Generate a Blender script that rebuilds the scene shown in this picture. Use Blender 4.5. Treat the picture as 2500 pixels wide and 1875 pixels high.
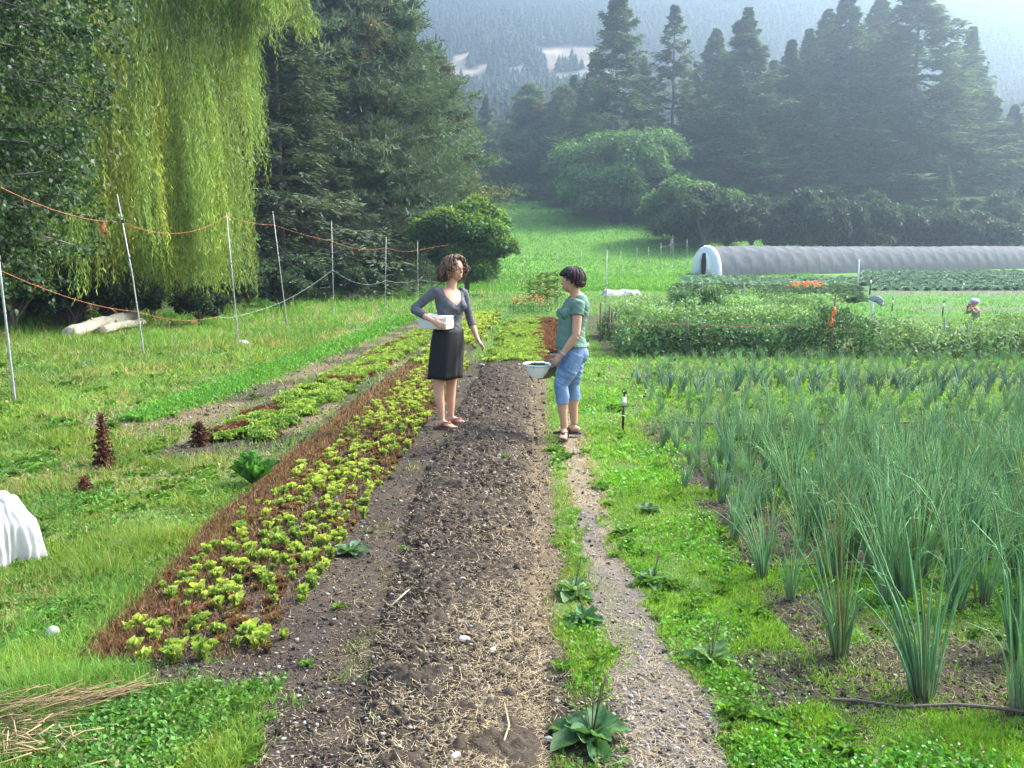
import bpy, math, random
import numpy as np
from mathutils import Vector, Matrix
R = math.radians
# ------------------------------------------------------------------ camera, world, sun, exposure
scene = bpy.context.scene
for o in list(bpy.data.objects): bpy.data.objects.remove(o)
CH = 1.54; PITCH = R(7.1); YAW = R(1.47); FPX = 2165.0
cam_d = bpy.data.cameras.new('camera'); cam = bpy.data.objects.new('camera', cam_d)
scene.collection.objects.link(cam); scene.camera = cam
cam.location = (0, 0, CH); cam.rotation_euler = (R(90) - PITCH, 0, YAW)
cam_d.sensor_width = 36; cam_d.lens = 36 * FPX / 2500; cam_d.clip_end = 5000; cam_d.clip_start = 0.05
SUN_AZ = R(62); SUN_EL = R(40)          # from +Y towards +X
world = bpy.data.worlds.new('World'); scene.world = world; world.use_nodes = True
wt = world.node_tree; bg = wt.nodes['Background']; sky = wt.nodes.new('ShaderNodeTexSky')
sky.sky_type = 'NISHITA'; sky.sun_disc = False; sky.sun_elevation = SUN_EL; sky.sun_rotation = SUN_AZ
sky.air_density = 1.0; sky.dust_density = 6.0; sky.ozone_density = .6
wt.links.new(sky.outputs[0], bg.inputs[0]); bg.inputs[1].default_value = 0.15
sl = bpy.data.lights.new('sun', 'SUN'); sl.energy = 2.5; sl.angle = R(9); sl.color = (1, 0.95, 0.86)
sun = bpy.data.objects.new('sun', sl); scene.collection.objects.link(sun)
sd = Vector((math.sin(SUN_AZ) * math.cos(SUN_EL), math.cos(SUN_AZ) * math.cos(SUN_EL), math.sin(SUN_EL)))
sun.rotation_euler = (-sd).to_track_quat('-Z', 'Y').to_euler(); sun.location = (20, 10, 40)
scene.view_settings.view_transform = 'Standard'; scene.view_settings.look = 'None'
scene.view_settings.exposure = 2.5; scene.view_settings.gamma = 1
cy = scene.cycles
cy.max_bounces = 6; cy.diffuse_bounces = 3; cy.glossy_bounces = 2; cy.transmission_bounces = 4; cy.volume_bounces = 0
cy.transparent_max_bounces = 8; cy.use_adaptive_sampling = True; cy.adaptive_threshold = 0.02
cy.use_denoising = True; cy.caustics_reflective = False; cy.caustics_refractive = False

# ------------------------------------------------------------------ helpers
RNG = np.random.default_rng(7)
def rng(s): return np.random.default_rng(s)
def nrm(a): return a / np.maximum(np.linalg.norm(a, axis=-1, keepdims=True), 1e-9)
def hsh(i, j, s):
    n = (i.astype(np.int64) * 374761393 + j.astype(np.int64) * 668265263 + s * 1442695041) & 0xffffffff
    n = ((n ^ (n >> 13)) * 1274126177) & 0xffffffff
    return ((n ^ (n >> 16)) & 0xffffff) / float(0xffffff)
def vn(x, y, s=0):
    x = np.asarray(x, float); y = np.asarray(y, float)
    i = np.floor(x).astype(np.int64); j = np.floor(y).astype(np.int64); u = x - i; v = y - j
    u = u * u * (3 - 2 * u); v = v * v * (3 - 2 * v)
    a = hsh(i, j, s) * (1 - u) + hsh(i + 1, j, s) * u; b = hsh(i, j + 1, s) * (1 - u) + hsh(i + 1, j + 1, s) * u
    return a * (1 - v) + b * v
def fbm(x, y, s=0, o=4):
    r = 0; a = .5; t = 0
    for k in range(o):
        r = r + a * vn(x * 2 ** k + 17.3 * k, y * 2 ** k + 9.1 * k, s + k); t += a; a *= .5
    return r / t
def sst(a, b, x): t = np.clip((x - a) / (b - a), 0, 1); return t * t * (3 - 2 * t)
def box01(x, a, b, s=.04): return sst(a - s, a + s, x) * (1 - sst(b - s, b + s, x))

HY = [0, 20, 45, 62, 78, 95, 165, 176, 205, 300, 330, 345, 390, 402, 432, 760, 820]
HZ = [0, 0, .25, .6, 1.4, 3.2, 14.5, 15.8, 18, 52, 60, 64, 79, 83, 104, 280, 290]
HRY = [0, 20, 45, 62, 78, 104, 130, 176, 205, 300, 330, 345, 390, 402, 432, 760, 820]
HRZ = [0, 0, .2, .45, 1.3, 2.4, 5.6, 12, 18, 52, 60, 64, 79, 83, 104, 280, 290]
def terr(x, y):
    x = np.asarray(x, float); y = np.asarray(y, float)
    a = np.interp(y, HY, HZ); b = np.interp(y, HRY, HRZ)
    t = sst(.16, .30, x / np.maximum(y, 1)); z = a * (1 - t) + b * t
    far = sst(60, 120, y); z = z + far * (fbm(x * .03, y * .03, 5) - .5) * 1.2
    hf = sst(200, 330, y); z = z + hf * ((fbm(x * .012, y * .012, 9, 5) - .5) * np.interp(y, [330, 380, 440, 520], [14, 8, 8, 34]))
    mid = sst(8, 30, y) * (1 - hf); z = z + mid * (fbm(x * .35, y * .35, 3) - .5) * .10
    return z
def ridge_h(x, y):
    # raised bed of soil beside the lettuce, asymmetric, with crumbly surface
    xc = np.interp(y, [2.5, 3.5, 6, 14], [-.26, -.31, -.40, -.46]) + .05 * (fbm(y * .6, y * 0, 41) - .5)
    w = np.interp(y, [2.5, 3.5, 6], [.31, .36, .44]) + .05 * (fbm(y * .9, y * 0 + 3, 42) - .5)
    t = np.clip(1 - ((x - xc) / w) ** 2, 0, 1)
    return t ** 1.0 * .095 * sst(1.4, 3.6, y + .25 * (fbm(x * 4, y * 4, 44) - .5)) * (1 - sst(14.6, 15.4, y)) * (.8 + .4 * fbm(x * 2.2, y * 2.2, 43))
def ground(x, y): return terr(x, y) + ridge_h(x, y) + .012 * (fbm(x * 3, y * 3, 50) - .5) * (1 - sst(15, 20, np.asarray(y, float)))

def ray(xd, yd):
    u = (xd * 1.13015 - 1250) / FPX; v = -(yd * 1.13015 - 937.5) / FPX
    c, s = math.cos(PITCH), math.sin(PITCH); fy = c + v * s; fz = -s + v * c
    a, b = math.cos(YAW), math.sin(YAW)
    return np.array([u * a - fy * b, u * b + fy * a, fz])
def at(xd, yd, Y): r = ray(xd, yd); return r * (Y / r[1]) + np.array([0, 0, CH])
def gp(xd, yd):                                   # ground point under a sight line
    r = ray(xd, yd); t = np.arange(1, 400, .05); z = CH + r[2] * t - ground(r[0] * t, r[1] * t)
    k = int(np.argmax(z < 0)) if (z < 0).any() else len(t) - 1
    p = r * t[k]; return np.array([p[0], p[1], float(ground(p[0], p[1]))])

def coll(): return scene.collection
def mesh_np(name, V, faces, C=None, smooth=False):
    me = bpy.data.meshes.new(name); V = np.asarray(V, np.float32)
    me.vertices.add(len(V)); me.vertices.foreach_set('co', V.ravel())
    loops = np.concatenate([f.ravel() for f in faces]).astype(np.int32)
    sizes = np.concatenate([np.full(len(f), f.shape[1], np.int32) for f in faces])
    starts = np.concatenate([[0], np.cumsum(sizes)[:-1]]).astype(np.int32)
    me.loops.add(len(loops)); me.loops.foreach_set('vertex_index', loops)
    me.polygons.add(len(sizes)); me.polygons.foreach_set('loop_start', starts)
    if smooth: me.polygons.foreach_set('use_smooth', np.ones(len(sizes), bool))
    me.update(calc_edges=True); me.validate()
    if C is not None:
        a = me.color_attributes.new('Col', 'FLOAT_COLOR', 'POINT')
        cc = np.ones((len(V), 4), np.float32); cc[:, :3] = C; a.data.foreach_set('color', cc.ravel())
    return me
class MB:
    def __init__(s): s.V = []; s.F = {}; s.C = []; s.n = 0
    def add(s, V, F, C=(.5, .5, .5)):
        V = np.asarray(V, float).reshape(-1, 3)
        for f in (F if isinstance(F, (list, tuple)) else [F]):
            f = np.asarray(f, np.int64)
            if len(f): s.F.setdefault(f.shape[1], []).append(f + s.n)
        C = np.asarray(C, float)
        s.C.append(np.broadcast_to(C, V.shape).copy() if C.ndim == 1 else C); s.V.append(V); s.n += len(V)
    def inst(s, T, P, Rm, S, C):
        tv, tf = T[0], T[1]; N = len(P); k = len(tv)
        if not N: return
        S = np.asarray(S, float); S = S[:, None] if S.ndim == 1 else S
        S = np.broadcast_to(S, (N, 3))
        V = np.einsum('nij,nkj->nki', Rm, tv[None] * S[:, None, :]) + P[:, None, :]
        C = np.broadcast_to(np.asarray(C, float), (N, 3))
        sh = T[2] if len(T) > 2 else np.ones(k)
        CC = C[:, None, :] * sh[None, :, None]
        fs = [(f[None] + (np.arange(N) * k)[:, None, None]).reshape(-1, f.shape[1]) for f in tf]
        s.add(V.reshape(-1, 3), fs, CC.reshape(-1, 3))
    def mesh(s, name, smooth=False):
        return mesh_np(name, np.concatenate(s.V), [np.concatenate(v) for v in s.F.values()], np.concatenate(s.C), smooth)
    def build(s, name, mat, parent=None, smooth=False, **k):
        return obj(name, s.mesh(name, smooth), mat, parent, **k)
def obj(name, me, mat=None, parent=None, label=None, cat=None, group=None, kind=None, loc=None):
    o = bpy.data.objects.new(name, me); coll().objects.link(o)
    if me is not None and mat is not None and len(me.materials) == 0: me.materials.append(mat)
    if parent is not None: o.parent = parent
    if loc is not None: o.location = loc
    if label: o['label'] = label
    if cat: o['category'] = cat
    if group: o['group'] = group
    if kind: o['kind'] = kind
    return o
def empty(name, loc=(0, 0, 0), rz=0, **k):
    o = obj(name, None, **k); o.location = loc; o.rotation_euler = (0, 0, rz); return o
def dup(root, loc, rz=0, sc=1, label=None, group=None):
    def cp(o, par):
        c = o.copy(); coll().objects.link(c)
        if par is not None: c.parent = par
        for ch in o.children: cp(ch, c)
        return c
    r = cp(root, None); r.location = loc; r.rotation_euler = (0, 0, rz)
    r.scale = (sc, sc, sc) if np.isscalar(sc) else sc
    if label: r['label'] = label
    if group: r['group'] = group
    return r
def frames(d, hint):
    y = nrm(d); hint = np.broadcast_to(np.asarray(hint, float), y.shape)
    x = nrm(np.cross(y, hint)); bad = np.linalg.norm(np.cross(y, hint), axis=-1) < 1e-4; x[bad] = [1, 0, 0]
    z = np.cross(x, y); return np.stack([x, y, z], -1)
def rdir(r, N, zlo=-1, zhi=1):
    z = r.uniform(zlo, zhi, N); a = r.uniform(0, 2 * np.pi, N); q = np.sqrt(1 - z * z)
    return np.stack([q * np.cos(a), q * np.sin(a), z], -1)
# templates: local y = along the leaf, z = normal
LEAF = (np.array([[0, 0, 0], [-.5, .45, .12], [0, 1, -.05], [.5, .45, .12]]), [np.array([[0, 1, 2, 3]])])
LEAF6 = (np.array([[0, 0, 0], [-.4, .22, .06], [-.42, .62, .07], [0, 1, -.08], [.42, .62, .07], [.4, .22, .06], [0, .5, -.03]]),
         [np.array([[0, 1, 6], [1, 2, 6], [2, 3, 6], [3, 4, 6], [4, 5, 6], [5, 0, 6]])[:, ::-1]])
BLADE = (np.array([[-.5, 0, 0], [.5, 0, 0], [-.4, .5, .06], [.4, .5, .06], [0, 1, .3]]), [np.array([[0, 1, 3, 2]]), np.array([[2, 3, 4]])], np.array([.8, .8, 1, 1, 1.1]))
SLIV = (np.array([[-.5, 0, 0], [.5, 0, 0], [.35, .6, .03], [0, 1, 0], [-.35, .6, .03]]), [np.array([[0, 1, 2, 3, 4]])])
TRI = (np.array([[-.5, 0, 0], [.5, 0, 0], [0, 1, 0]]), [np.array([[0, 1, 2]])])
def ico():
    t = (1 + 5 ** .5) / 2
    v = nrm(np.array([[-1, t, 0], [1, t, 0], [-1, -t, 0], [1, -t, 0], [0, -1, t], [0, 1, t], [0, -1, -t], [0, 1, -t], [t, 0, -1], [t, 0, 1], [-t, 0, -1], [-t, 0, 1]], float))
    f = np.array([[0, 11, 5], [0, 5, 1], [0, 1, 7], [0, 7, 10], [0, 10, 11], [1, 5, 9], [5, 11, 4], [11, 10, 2], [10, 7, 6], [7, 1, 8], [3, 9, 4], [3, 4, 2], [3, 2, 6], [3, 6, 8], [3, 8, 9], [4, 9, 5], [2, 4, 11], [6, 2, 10], [8, 6, 7], [9, 8, 1]])
    return v, f
IV, IF = ico()
def lump(s):
    r = rng(s); return (IV * r.uniform(.65, 1.2, (12, 1)), [IF])
def tube(mb, pts, rad, n=8, C=(.5, .5, .5), cap=True, up=None):
    """swept tube; rad: list of r or (ra, rb); ra along the side axis, rb along the other"""
    P = np.asarray(pts, float); rad = [(q, q) if np.isscalar(q) else q for q in (rad if not np.isscalar(rad) else [rad] * len(P))]
    T = np.gradient(P, axis=0); T = nrm(T); V = []
    ref = np.array([0, 0, 1.]) if up is None else np.asarray(up, float)
    if up is None and abs(T[0] @ ref) > .9: ref = np.array([0, 1., 0])
    a0 = np.linspace(0, 2 * np.pi, n, endpoint=False)
    for k in range(len(P)):
        s = nrm(np.cross(T[k], ref)); b = np.cross(s, T[k]); ref = b if up is None else ref
        V.append(P[k] + rad[k][0] * np.cos(a0)[:, None] * s + rad[k][1] * np.sin(a0)[:, None] * b)
    m = len(P); F = []
    for k in range(m - 1):
        i = np.arange(n); j = (i + 1) % n
        F.append(np.stack([k * n + i, k * n + j, (k + 1) * n + j, (k + 1) * n + i], -1))
    V = np.concatenate(V); Fs = [np.concatenate(F)]
    if cap:
        c0, c1 = len(V), len(V) + 1; V = np.vstack([V, P[0], P[-1]]); i = np.arange(n); j = (i + 1) % n
        Fs.append(np.vstack([np.stack([np.full(n, c0), j, i], -1), np.stack([np.full(n, c1), (m - 1) * n + i, (m - 1) * n + j], -1)]))
    mb.add(V, Fs, C)
def lathe(mb, prof, n=32, C=(.5, .5, .5), M=None):
    a = np.linspace(0, 2 * np.pi, n, endpoint=False); prof = np.asarray(prof, float)
    V = np.concatenate([np.stack([r * np.cos(a), r * np.sin(a), np.full(n, z)], -1) for r, z in prof])
    F = [np.stack([k * n + np.arange(n), k * n + (np.arange(n) + 1) % n, (k + 1) * n + (np.arange(n) + 1) % n, (k + 1) * n + np.arange(n)], -1) for k in range(len(prof) - 1)]
    if M is not None: V = V @ M[:3, :3].T + M[:3, 3]
    mb.add(V, [np.concatenate(F)], C)
def ellip(mb, c, r, A=None, n=14, C=(.5, .5, .5)):
    u = np.linspace(0, 2 * np.pi, n, endpoint=False); v = np.linspace(.12, np.pi - .12, n // 2 + 2)
    V = np.array([[math.sin(b) * math.cos(a), math.sin(b) * math.sin(a), math.cos(b)] for b in v for a in u])
    V = np.vstack([V, [0, 0, 1], [0, 0, -1]]) * np.asarray(r if not np.isscalar(r) else (r, r, r))
    if A is not None: V = V @ np.asarray(A).T
    V = V + np.asarray(c); m = len(v); i = np.arange(n); j = (i + 1) % n
    F = np.concatenate([np.stack([k * n + i, (k + 1) * n + i, (k + 1) * n + j, k * n + j], -1) for k in range(m - 1)])
    T = np.vstack([np.stack([np.full(n, m * n), i, j], -1), np.stack([np.full(n, m * n + 1), (m - 1) * n + j, (m - 1) * n + i], -1)])
    mb.add(V, [F, T], C)
def boxm(mb, c, s, A=None, C=(.5, .5, .5)):
    V = np.array([[x, y, z] for x in (-.5, .5) for y in (-.5, .5) for z in (-.5, .5)]) * np.asarray(s)
    if A is not None: V = V @ np.asarray(A).T
    mb.add(V + np.asarray(c), [np.array([[0, 1, 3, 2], [4, 6, 7, 5], [0, 4, 5, 1], [2, 3, 7, 6], [0, 2, 6, 4], [1, 5, 7, 3]])], C)

# ------------------------------------------------------------------ materials
def mat_new(name):
    m = bpy.data.materials.new(name); m.use_nodes = True; return m, m.node_tree, m.node_tree.nodes['Principled BSDF']
def plain(name, col, rough=.6, metal=0, bump=0, bscale=60, var=0, spec=.4):
    m, nt, p = mat_new(name); p.inputs['Base Color'].default_value = (*col, 1); p.inputs['Roughness'].default_value = rough
    p.inputs['Metallic'].default_value = metal; p.inputs['Specular IOR Level'].default_value = spec
    if bump or var:
        tc = nt.nodes.new('ShaderNodeTexCoord'); n = nt.nodes.new('ShaderNodeTexNoise'); n.inputs['Scale'].default_value = bscale
        n.inputs['Detail'].default_value = 5; nt.links.new(tc.outputs['Object'], n.inputs['Vector'])
        if bump:
            b = nt.nodes.new('ShaderNodeBump'); b.inputs['Strength'].default_value = bump; b.inputs['Distance'].default_value = .01
            nt.links.new(n.outputs['Fac'], b.inputs['Height']); nt.links.new(b.outputs[0], p.inputs['Normal'])
        if var:
            r = nt.nodes.new('ShaderNodeMapRange'); r.inputs[1].default_value = .3; r.inputs[2].default_value = .7
            r.inputs[3].default_value = 1 - var; r.inputs[4].default_value = 1 + var
            mx = nt.nodes.new('ShaderNodeVectorMath'); mx.operation = 'SCALE'; mx.inputs[0].default_value = col
            nt.links.new(n.outputs['Fac'], r.inputs[0]); nt.links.new(r.outputs[0], mx.inputs['Scale']); nt.links.new(mx.outputs[0], p.inputs['Base Color'])
    return m
def attr_mat(name, rough=.6, trans=0, bump=0, bscale=80, var=.0, spec=.3, tcol=(1.25, 1.25, .6), objvar=0):
    m, nt, p = mat_new(name); a = nt.nodes.new('ShaderNodeAttribute'); a.attribute_name = 'Col'
    p.inputs['Roughness'].default_value = rough; p.inputs['Specular IOR Level'].default_value = spec; src = a.outputs['Color']
    if bump or var:
        tc = nt.nodes.new('ShaderNodeTexCoord'); n = nt.nodes.new('ShaderNodeTexNoise'); n.inputs['Scale'].default_value = bscale
        n.inputs['Detail'].default_value = 6; n.inputs['Roughness'].default_value = .65; nt.links.new(tc.outputs['Object'], n.inputs['Vector'])
        if var:
            r = nt.nodes.new('ShaderNodeMapRange'); r.inputs[1].default_value = .3; r.inputs[2].default_value = .7
            r.inputs[3].default_value = 1 - var; r.inputs[4].default_value = 1 + var
            mx = nt.nodes.new('ShaderNodeVectorMath'); mx.operation = 'SCALE'
            nt.links.new(n.outputs['Fac'], r.inputs[0]); nt.links.new(a.outputs['Color'], mx.inputs[0]); nt.links.new(r.outputs[0], mx.inputs['Scale']); src = mx.outputs[0]
        if bump:
            b = nt.nodes.new('ShaderNodeBump'); b.inputs['Strength'].default_value = bump; b.inputs['Distance'].default_value = .02
            nt.links.new(n.outputs['Fac'], b.inputs['Height']); nt.links.new(b.outputs[0], p.inputs['Normal'])
    if objvar:
        oi = nt.nodes.new('ShaderNodeObjectInfo'); r2 = nt.nodes.new('ShaderNodeMapRange'); r2.inputs[3].default_value = 1 - objvar; r2.inputs[4].default_value = 1 + objvar
        hs = nt.nodes.new('ShaderNodeHueSaturation'); r3 = nt.nodes.new('ShaderNodeMapRange'); r3.inputs[3].default_value = .5 + objvar * .10; r3.inputs[4].default_value = .5 - objvar * .10
        nt.links.new(oi.outputs['Random'], r2.inputs[0]); nt.links.new(oi.outputs['Random'], r3.inputs[0]); nt.links.new(r2.outputs[0], hs.inputs['Value']); nt.links.new(r3.outputs[0], hs.inputs['Hue']); nt.links.new(src, hs.inputs['Color']); src = hs.outputs[0]
    nt.links.new(src, p.inputs['Base Color'])
    if trans:
        t = nt.nodes.new('ShaderNodeBsdfTranslucent'); vm = nt.nodes.new('ShaderNodeVectorMath'); vm.operation = 'MULTIPLY'
        vm.inputs[1].default_value = tcol; nt.links.new(src, vm.inputs[0]); nt.links.new(vm.outputs[0], t.inputs['Color'])
        mx = nt.nodes.new('ShaderNodeMixShader'); mx.inputs[0].default_value = trans
        nt.links.new(p.outputs[0], mx.inputs[1]); nt.links.new(t.outputs[0], mx.inputs[2])
        nt.links.new(mx.outputs[0], nt.nodes['Material Output'].inputs['Surface'])
    return m
M_ground = attr_mat('ground_mat', .95, bump=.9, bscale=45, var=.25, spec=.1)
M_far = attr_mat('hill_mat', .95, bump=0, bscale=.2, var=.3, spec=.05)
M_leaf = attr_mat('leaf_mat', .55, trans=.38, spec=.25, var=.14, bscale=35, objvar=.22)
M_grass = attr_mat('grass_mat', .6, trans=.4, spec=.2)
M_need = attr_mat('needle_mat', .75, trans=.25, spec=.12)
M_bark = attr_mat('bark_mat', .9, bump=.8, bscale=14, var=.35, spec=.1)
M_dirt = attr_mat('clod_mat', .95, bump=.6, bscale=120, var=.25, spec=.1)
M_straw = attr_mat('straw_mat', .8, trans=.15, spec=.2)
M_metal = plain('galvanised', (.30, .31, .31), .5, .4, var=.15, bscale=30)
M_white = plain('white_plastic', (.8, .8, .78), .5)
M_black = plain('black_plastic', (.02, .02, .02), .45)
M_orange = plain('orange_twine', (.42, .14, .07), .8)
M_gtwine = plain('green_twine', (.20, .27, .22), .8)
M_wood = plain('stake_wood', (.16, .12, .085), .85, bump=.5, bscale=40, var=.3)

# ------------------------------------------------------------------ zones of the garden
def bedl(y): return np.interp(y, [3.3, 5, 7, 10], [-1.82, -1.95, -2.05, -2.12])
def veg(x, y):
    """cover: 0 bare soil .. 1 grass; dry: 0..1 straw coloured"""
    x = np.asarray(x, float); y = np.asarray(y, float)
    wob = .16 * (fbm(x * 2.1, y * 1.3, 60) - .5) + .13 * (fbm(x * 7, y * 5, 61) - .5) + .09 * (fbm(x * 24, y * 17, 62) - .5)
    xe = x + wob; near = 1 - sst(15, 17, y); b30 = 1 - sst(27, 32, y + wob * 8)
    G = np.ones_like(x)
    soil = np.zeros_like(x)
    soil = np.maximum(soil, box01(xe, bedl(y) - .04, .1, .05) * sst(3.0, 3.35, y + 2.5 * wob) * near)
    soil = np.maximum(soil, box01(xe, -.95 - 0 * x, .14, .05) * near)
    soil = np.maximum(soil, box01(xe, -.82, -.2, .1) * (1 - sst(3.2, 3.5, y)))
    soil = np.maximum(soil, .75 * box01(xe, -2.4, -2.0, .08) * sst(5, 8, y) * b30)
    soil = np.maximum(soil, .95 * box01(xe, -3.3, -2.3, .1) * sst(6.6, 7.6, y + wob) * b30)
    soil = np.maximum(soil, .95 * box01(xe, -4.0, -3.3, .08) * sst(8.0, 9.0, y) * b30)
    soil = np.maximum(soil, .8 * box01(xe, -4.65, -3.8, .08) * sst(8, 9.2, y + wob) * b30)
    soil = np.maximum(soil, .9 * box01(xe, -2.2, -1.2, .1) * sst(14, 15, y) * b30)
    soil = np.maximum(soil, .9 * box01(xe, -.75, .6, .1) * sst(14, 15.3, y) * b30)
    pw = np.interp(y, [2, 3.3, 5, 9, 12], [.61, .58, .44, .42, .37])
    path = box01(xe, .27, pw, .04) * (1 - sst(9.5, 14, y + 8 * wob)) * (.8 + .2 * near)
    soil = np.maximum(soil, path)
    dstrip = 1 - sst(3.0, 3.3, y + wob)                     # strip ends, bare to the path
    soil = np.maximum(soil, .9 * box01(xe, .05, .35, .05) * dstrip)
    on = box01(xe, 1.08, 60, .1) * sst(2.75, 3.05, y + 2 * wob) * (1 - sst(16.2, 16.8, y))
    patch = np.maximum(sst(.44, .54, fbm(x * 1.1 + 3, y * 1.6, 71)) * sst(3.5, 3.8, y), .8 * sst(8, 10, y))
    soil = np.maximum(soil, on * (1 - .75 * patch))
    soil = np.maximum(soil, box01(xe, .78, 1.1, .05) * box01(y, 3.0, 3.55, .1) * .9)
    right = sst(16.6, 17.2, y) * sst(1.2, 1.5, x)
    soil = np.maximum(soil, .8 * right * (1 - sst(30, 32, y)) * (1 - sst(10, 12, x)))
    pd = sst(.5, .62, fbm(x * 1.3, y * 1.1, 66)); dry = .55 * pd * (x < -2.25) + .09 * sst(.45, .6, fbm(x * 3, y * 3, 67))
    dry = np.maximum(dry, .9 * box01(xe, .22, .5, .06) * sst(4.2, 5.2, y) * (1 - sst(9, 10, y)) * sst(.3, .5, fbm(x * 3, y * 1.5, 68)))
    dry = np.maximum(dry, .5 * box01(xe, -.05, .16, .06) * near * sst(3, 4, y))
    return np.clip(soil, 0, 1), np.clip(dry, 0, 1), path
def srgb(r, g, b): c = np.array([r, g, b]) / 255.; return np.where(c <= .04045, c / 12.92, ((c + .055) / 1.055) ** 2.4)
SOIL = np.array([.034, .026, .019]); SOIL2 = np.array([.072, .057, .044]); TAN = np.array([.36, .27, .15]); GRN = np.array([.075, .13, .03])
def gcolor(x, y):
    s, d, path = veg(x, y)
    n = fbm(x * 9, y * 9, 80)[..., None]; so = SOIL * (1 - n) + SOIL2 * n
    so = so * (1 - path[..., None] * .0) + path[..., None] * np.array([.085, .077, .068])
    gr = GRN * (.7 + .6 * fbm(x * .8, y * .8, 81)[..., None]); gr = gr * (1 - .5 * d[..., None]) + TAN * .5 * d[..., None]
    c = gr * (1 - s[..., None]) + so * s[..., None]
    c = c * (1 - .45 * d[..., None] * s[..., None]) + TAN * .45 * d[..., None] * s[..., None]
    m = sst(45, 60, y)[..., None] * (1 - sst(176, 182, y))[..., None]
    mead = np.array([.095, .21, .03]) * (.75 + .5 * fbm(x * .12, y * .05, 82)[..., None]) * (.8 + .4 * fbm(x * .8, y * .3, 83)[..., None])
    br = sst(168, 174, y)[..., None] * np.array([.14, .09, .03]); c = c * (1 - m) + (mead + br) * m
    # right-hand fields: strips lying across the slope
    rt = sst(8, 9.5, x - (y - 30) * .12) * sst(30, 31, y); rt = rt[..., None] * (1 - sst(78, 84, y))[..., None]
    brown = np.array([.14, .115, .10]); green = np.array([.07, .16, .035])
    st = box01(y, 35, 38.5, .6) * .7 * sst(14, 16, x) + box01(y, 53.5, 59, .7) * sst(.36, .38, x / y); st = np.clip(st, 0, 1)[..., None]
    c = c * (1 - rt) + rt * (green * (1 - st) * (.8 + .4 * vn(x * .5, y * 3, 84)[..., None]) + brown * st)
    cp = (box01(y, 47, 76, 1) * box01(x, .15 * y + 3.5, .36 * y, .8))[..., None] * .8
    c = c * (1 - cp) + np.array([.05, .05, .04]) * cp
    return c
def grid_mesh(name, xs, ys, fz, mat, kind='structure', colf=gcolor, smooth=True, **k):
    X, Y = np.meshgrid(xs, ys); Z = fz(X, Y); C = colf(X, Y); nx, ny = len(xs), len(ys)
    i = np.arange(nx - 1)[None] + (np.arange(ny - 1) * nx)[:, None]; i = i.ravel()
    F = np.stack([i, i + 1, i + nx + 1, i + nx], -1)
    me = mesh_np(name, np.stack([X, Y, Z], -1).reshape(-1, 3), [F], C.reshape(-1, 3), smooth)
    return obj(name, me, mat, kind=kind, **k)
xs = np.unique(np.round(np.concatenate([np.linspace(-260, -20, 60), np.linspace(-20, -5, 110), np.linspace(-5, 6, 480), np.linspace(6, 30, 170), np.linspace(30, 260, 70)]), 4))
ys = np.concatenate([np.linspace(-20, .8, 12), np.arange(.9, 7, .022), 7 * 1.0035 ** np.arange(1, 930)]); ys = ys[ys < 206]
def gz(x, y):
    s, d, p = veg(x, y); nr = (1 - sst(12, 18, y))
    return terr(x, y) + .012 * (fbm(x * 3, y * 3, 50) - .5) * (1 - sst(15, 20, y)) + nr * s * .012 * (fbm(x * 22, y * 22, 51) - .5) - .06 * sst(.02, .045, ridge_h(x, y))
grid_mesh('ground', xs, ys, gz, M_ground)
# the ridge of soil, its own sheet
def rz(x, y):
    h = ridge_h(x, y)
    return terr(x, y) - .02 + .026 * sst(0, .02, h) + h + .05 * (fbm(x * 5, y * 5, 55) - .5) * sst(0, .03, h) + .055 * (fbm(x * 14, y * 14, 52) - .5) * sst(0, .03, h) + .035 * (fbm(x * 38, y * 38, 53, 3) - .5) * sst(0, .03, h)
def rcol(x, y):
    c = gcolor(x, y); n = fbm(x * 25, y * 25, 54)[..., None]; return c * (.7 + .6 * n)
grid_mesh('soil_bed', np.linspace(-1.0, .16, 130), np.concatenate([np.arange(1.0, 7, .01), 7 * 1.002 ** np.arange(1, 400)]), rz, M_ground, colf=rcol)
# hills
def hcol(x, y):
    f = np.array([.022, .038, .024]) * (.7 + .6 * fbm(x * .05, y * .05, 90)[..., None])
    bl = box01(y + 26 * (fbm(x * .03, y * .02, 91) - .5), 396, 437, 5) * box01(x, -82, 40, 6) * sst(.44, .52, fbm(x * .11, y * .08, 92))
    bl = np.maximum(bl, box01(y, 395, 412, 4) * box01(x, 5, 45, 5) * .8)
    fl = box01(y, 304, 334, 3) * box01(x + 10 * (fbm(x * .05, y * .05, 95) - .5), -48, -8, 3)
    c = f * (1 - bl[..., None]) + np.array([.36, .31, .24]) * (.55 + .9 * fbm(x * .12, y * .09, 98)[..., None]) * bl[..., None]
    return c * (1 - fl[..., None]) + np.array([.36, .36, .18]) * fl[..., None]
grid_mesh('hills', np.linspace(-620, 620, 320), np.concatenate([np.linspace(205, 460, 170), np.linspace(462, 820, 120)]), terr, M_far, colf=hcol)

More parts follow.
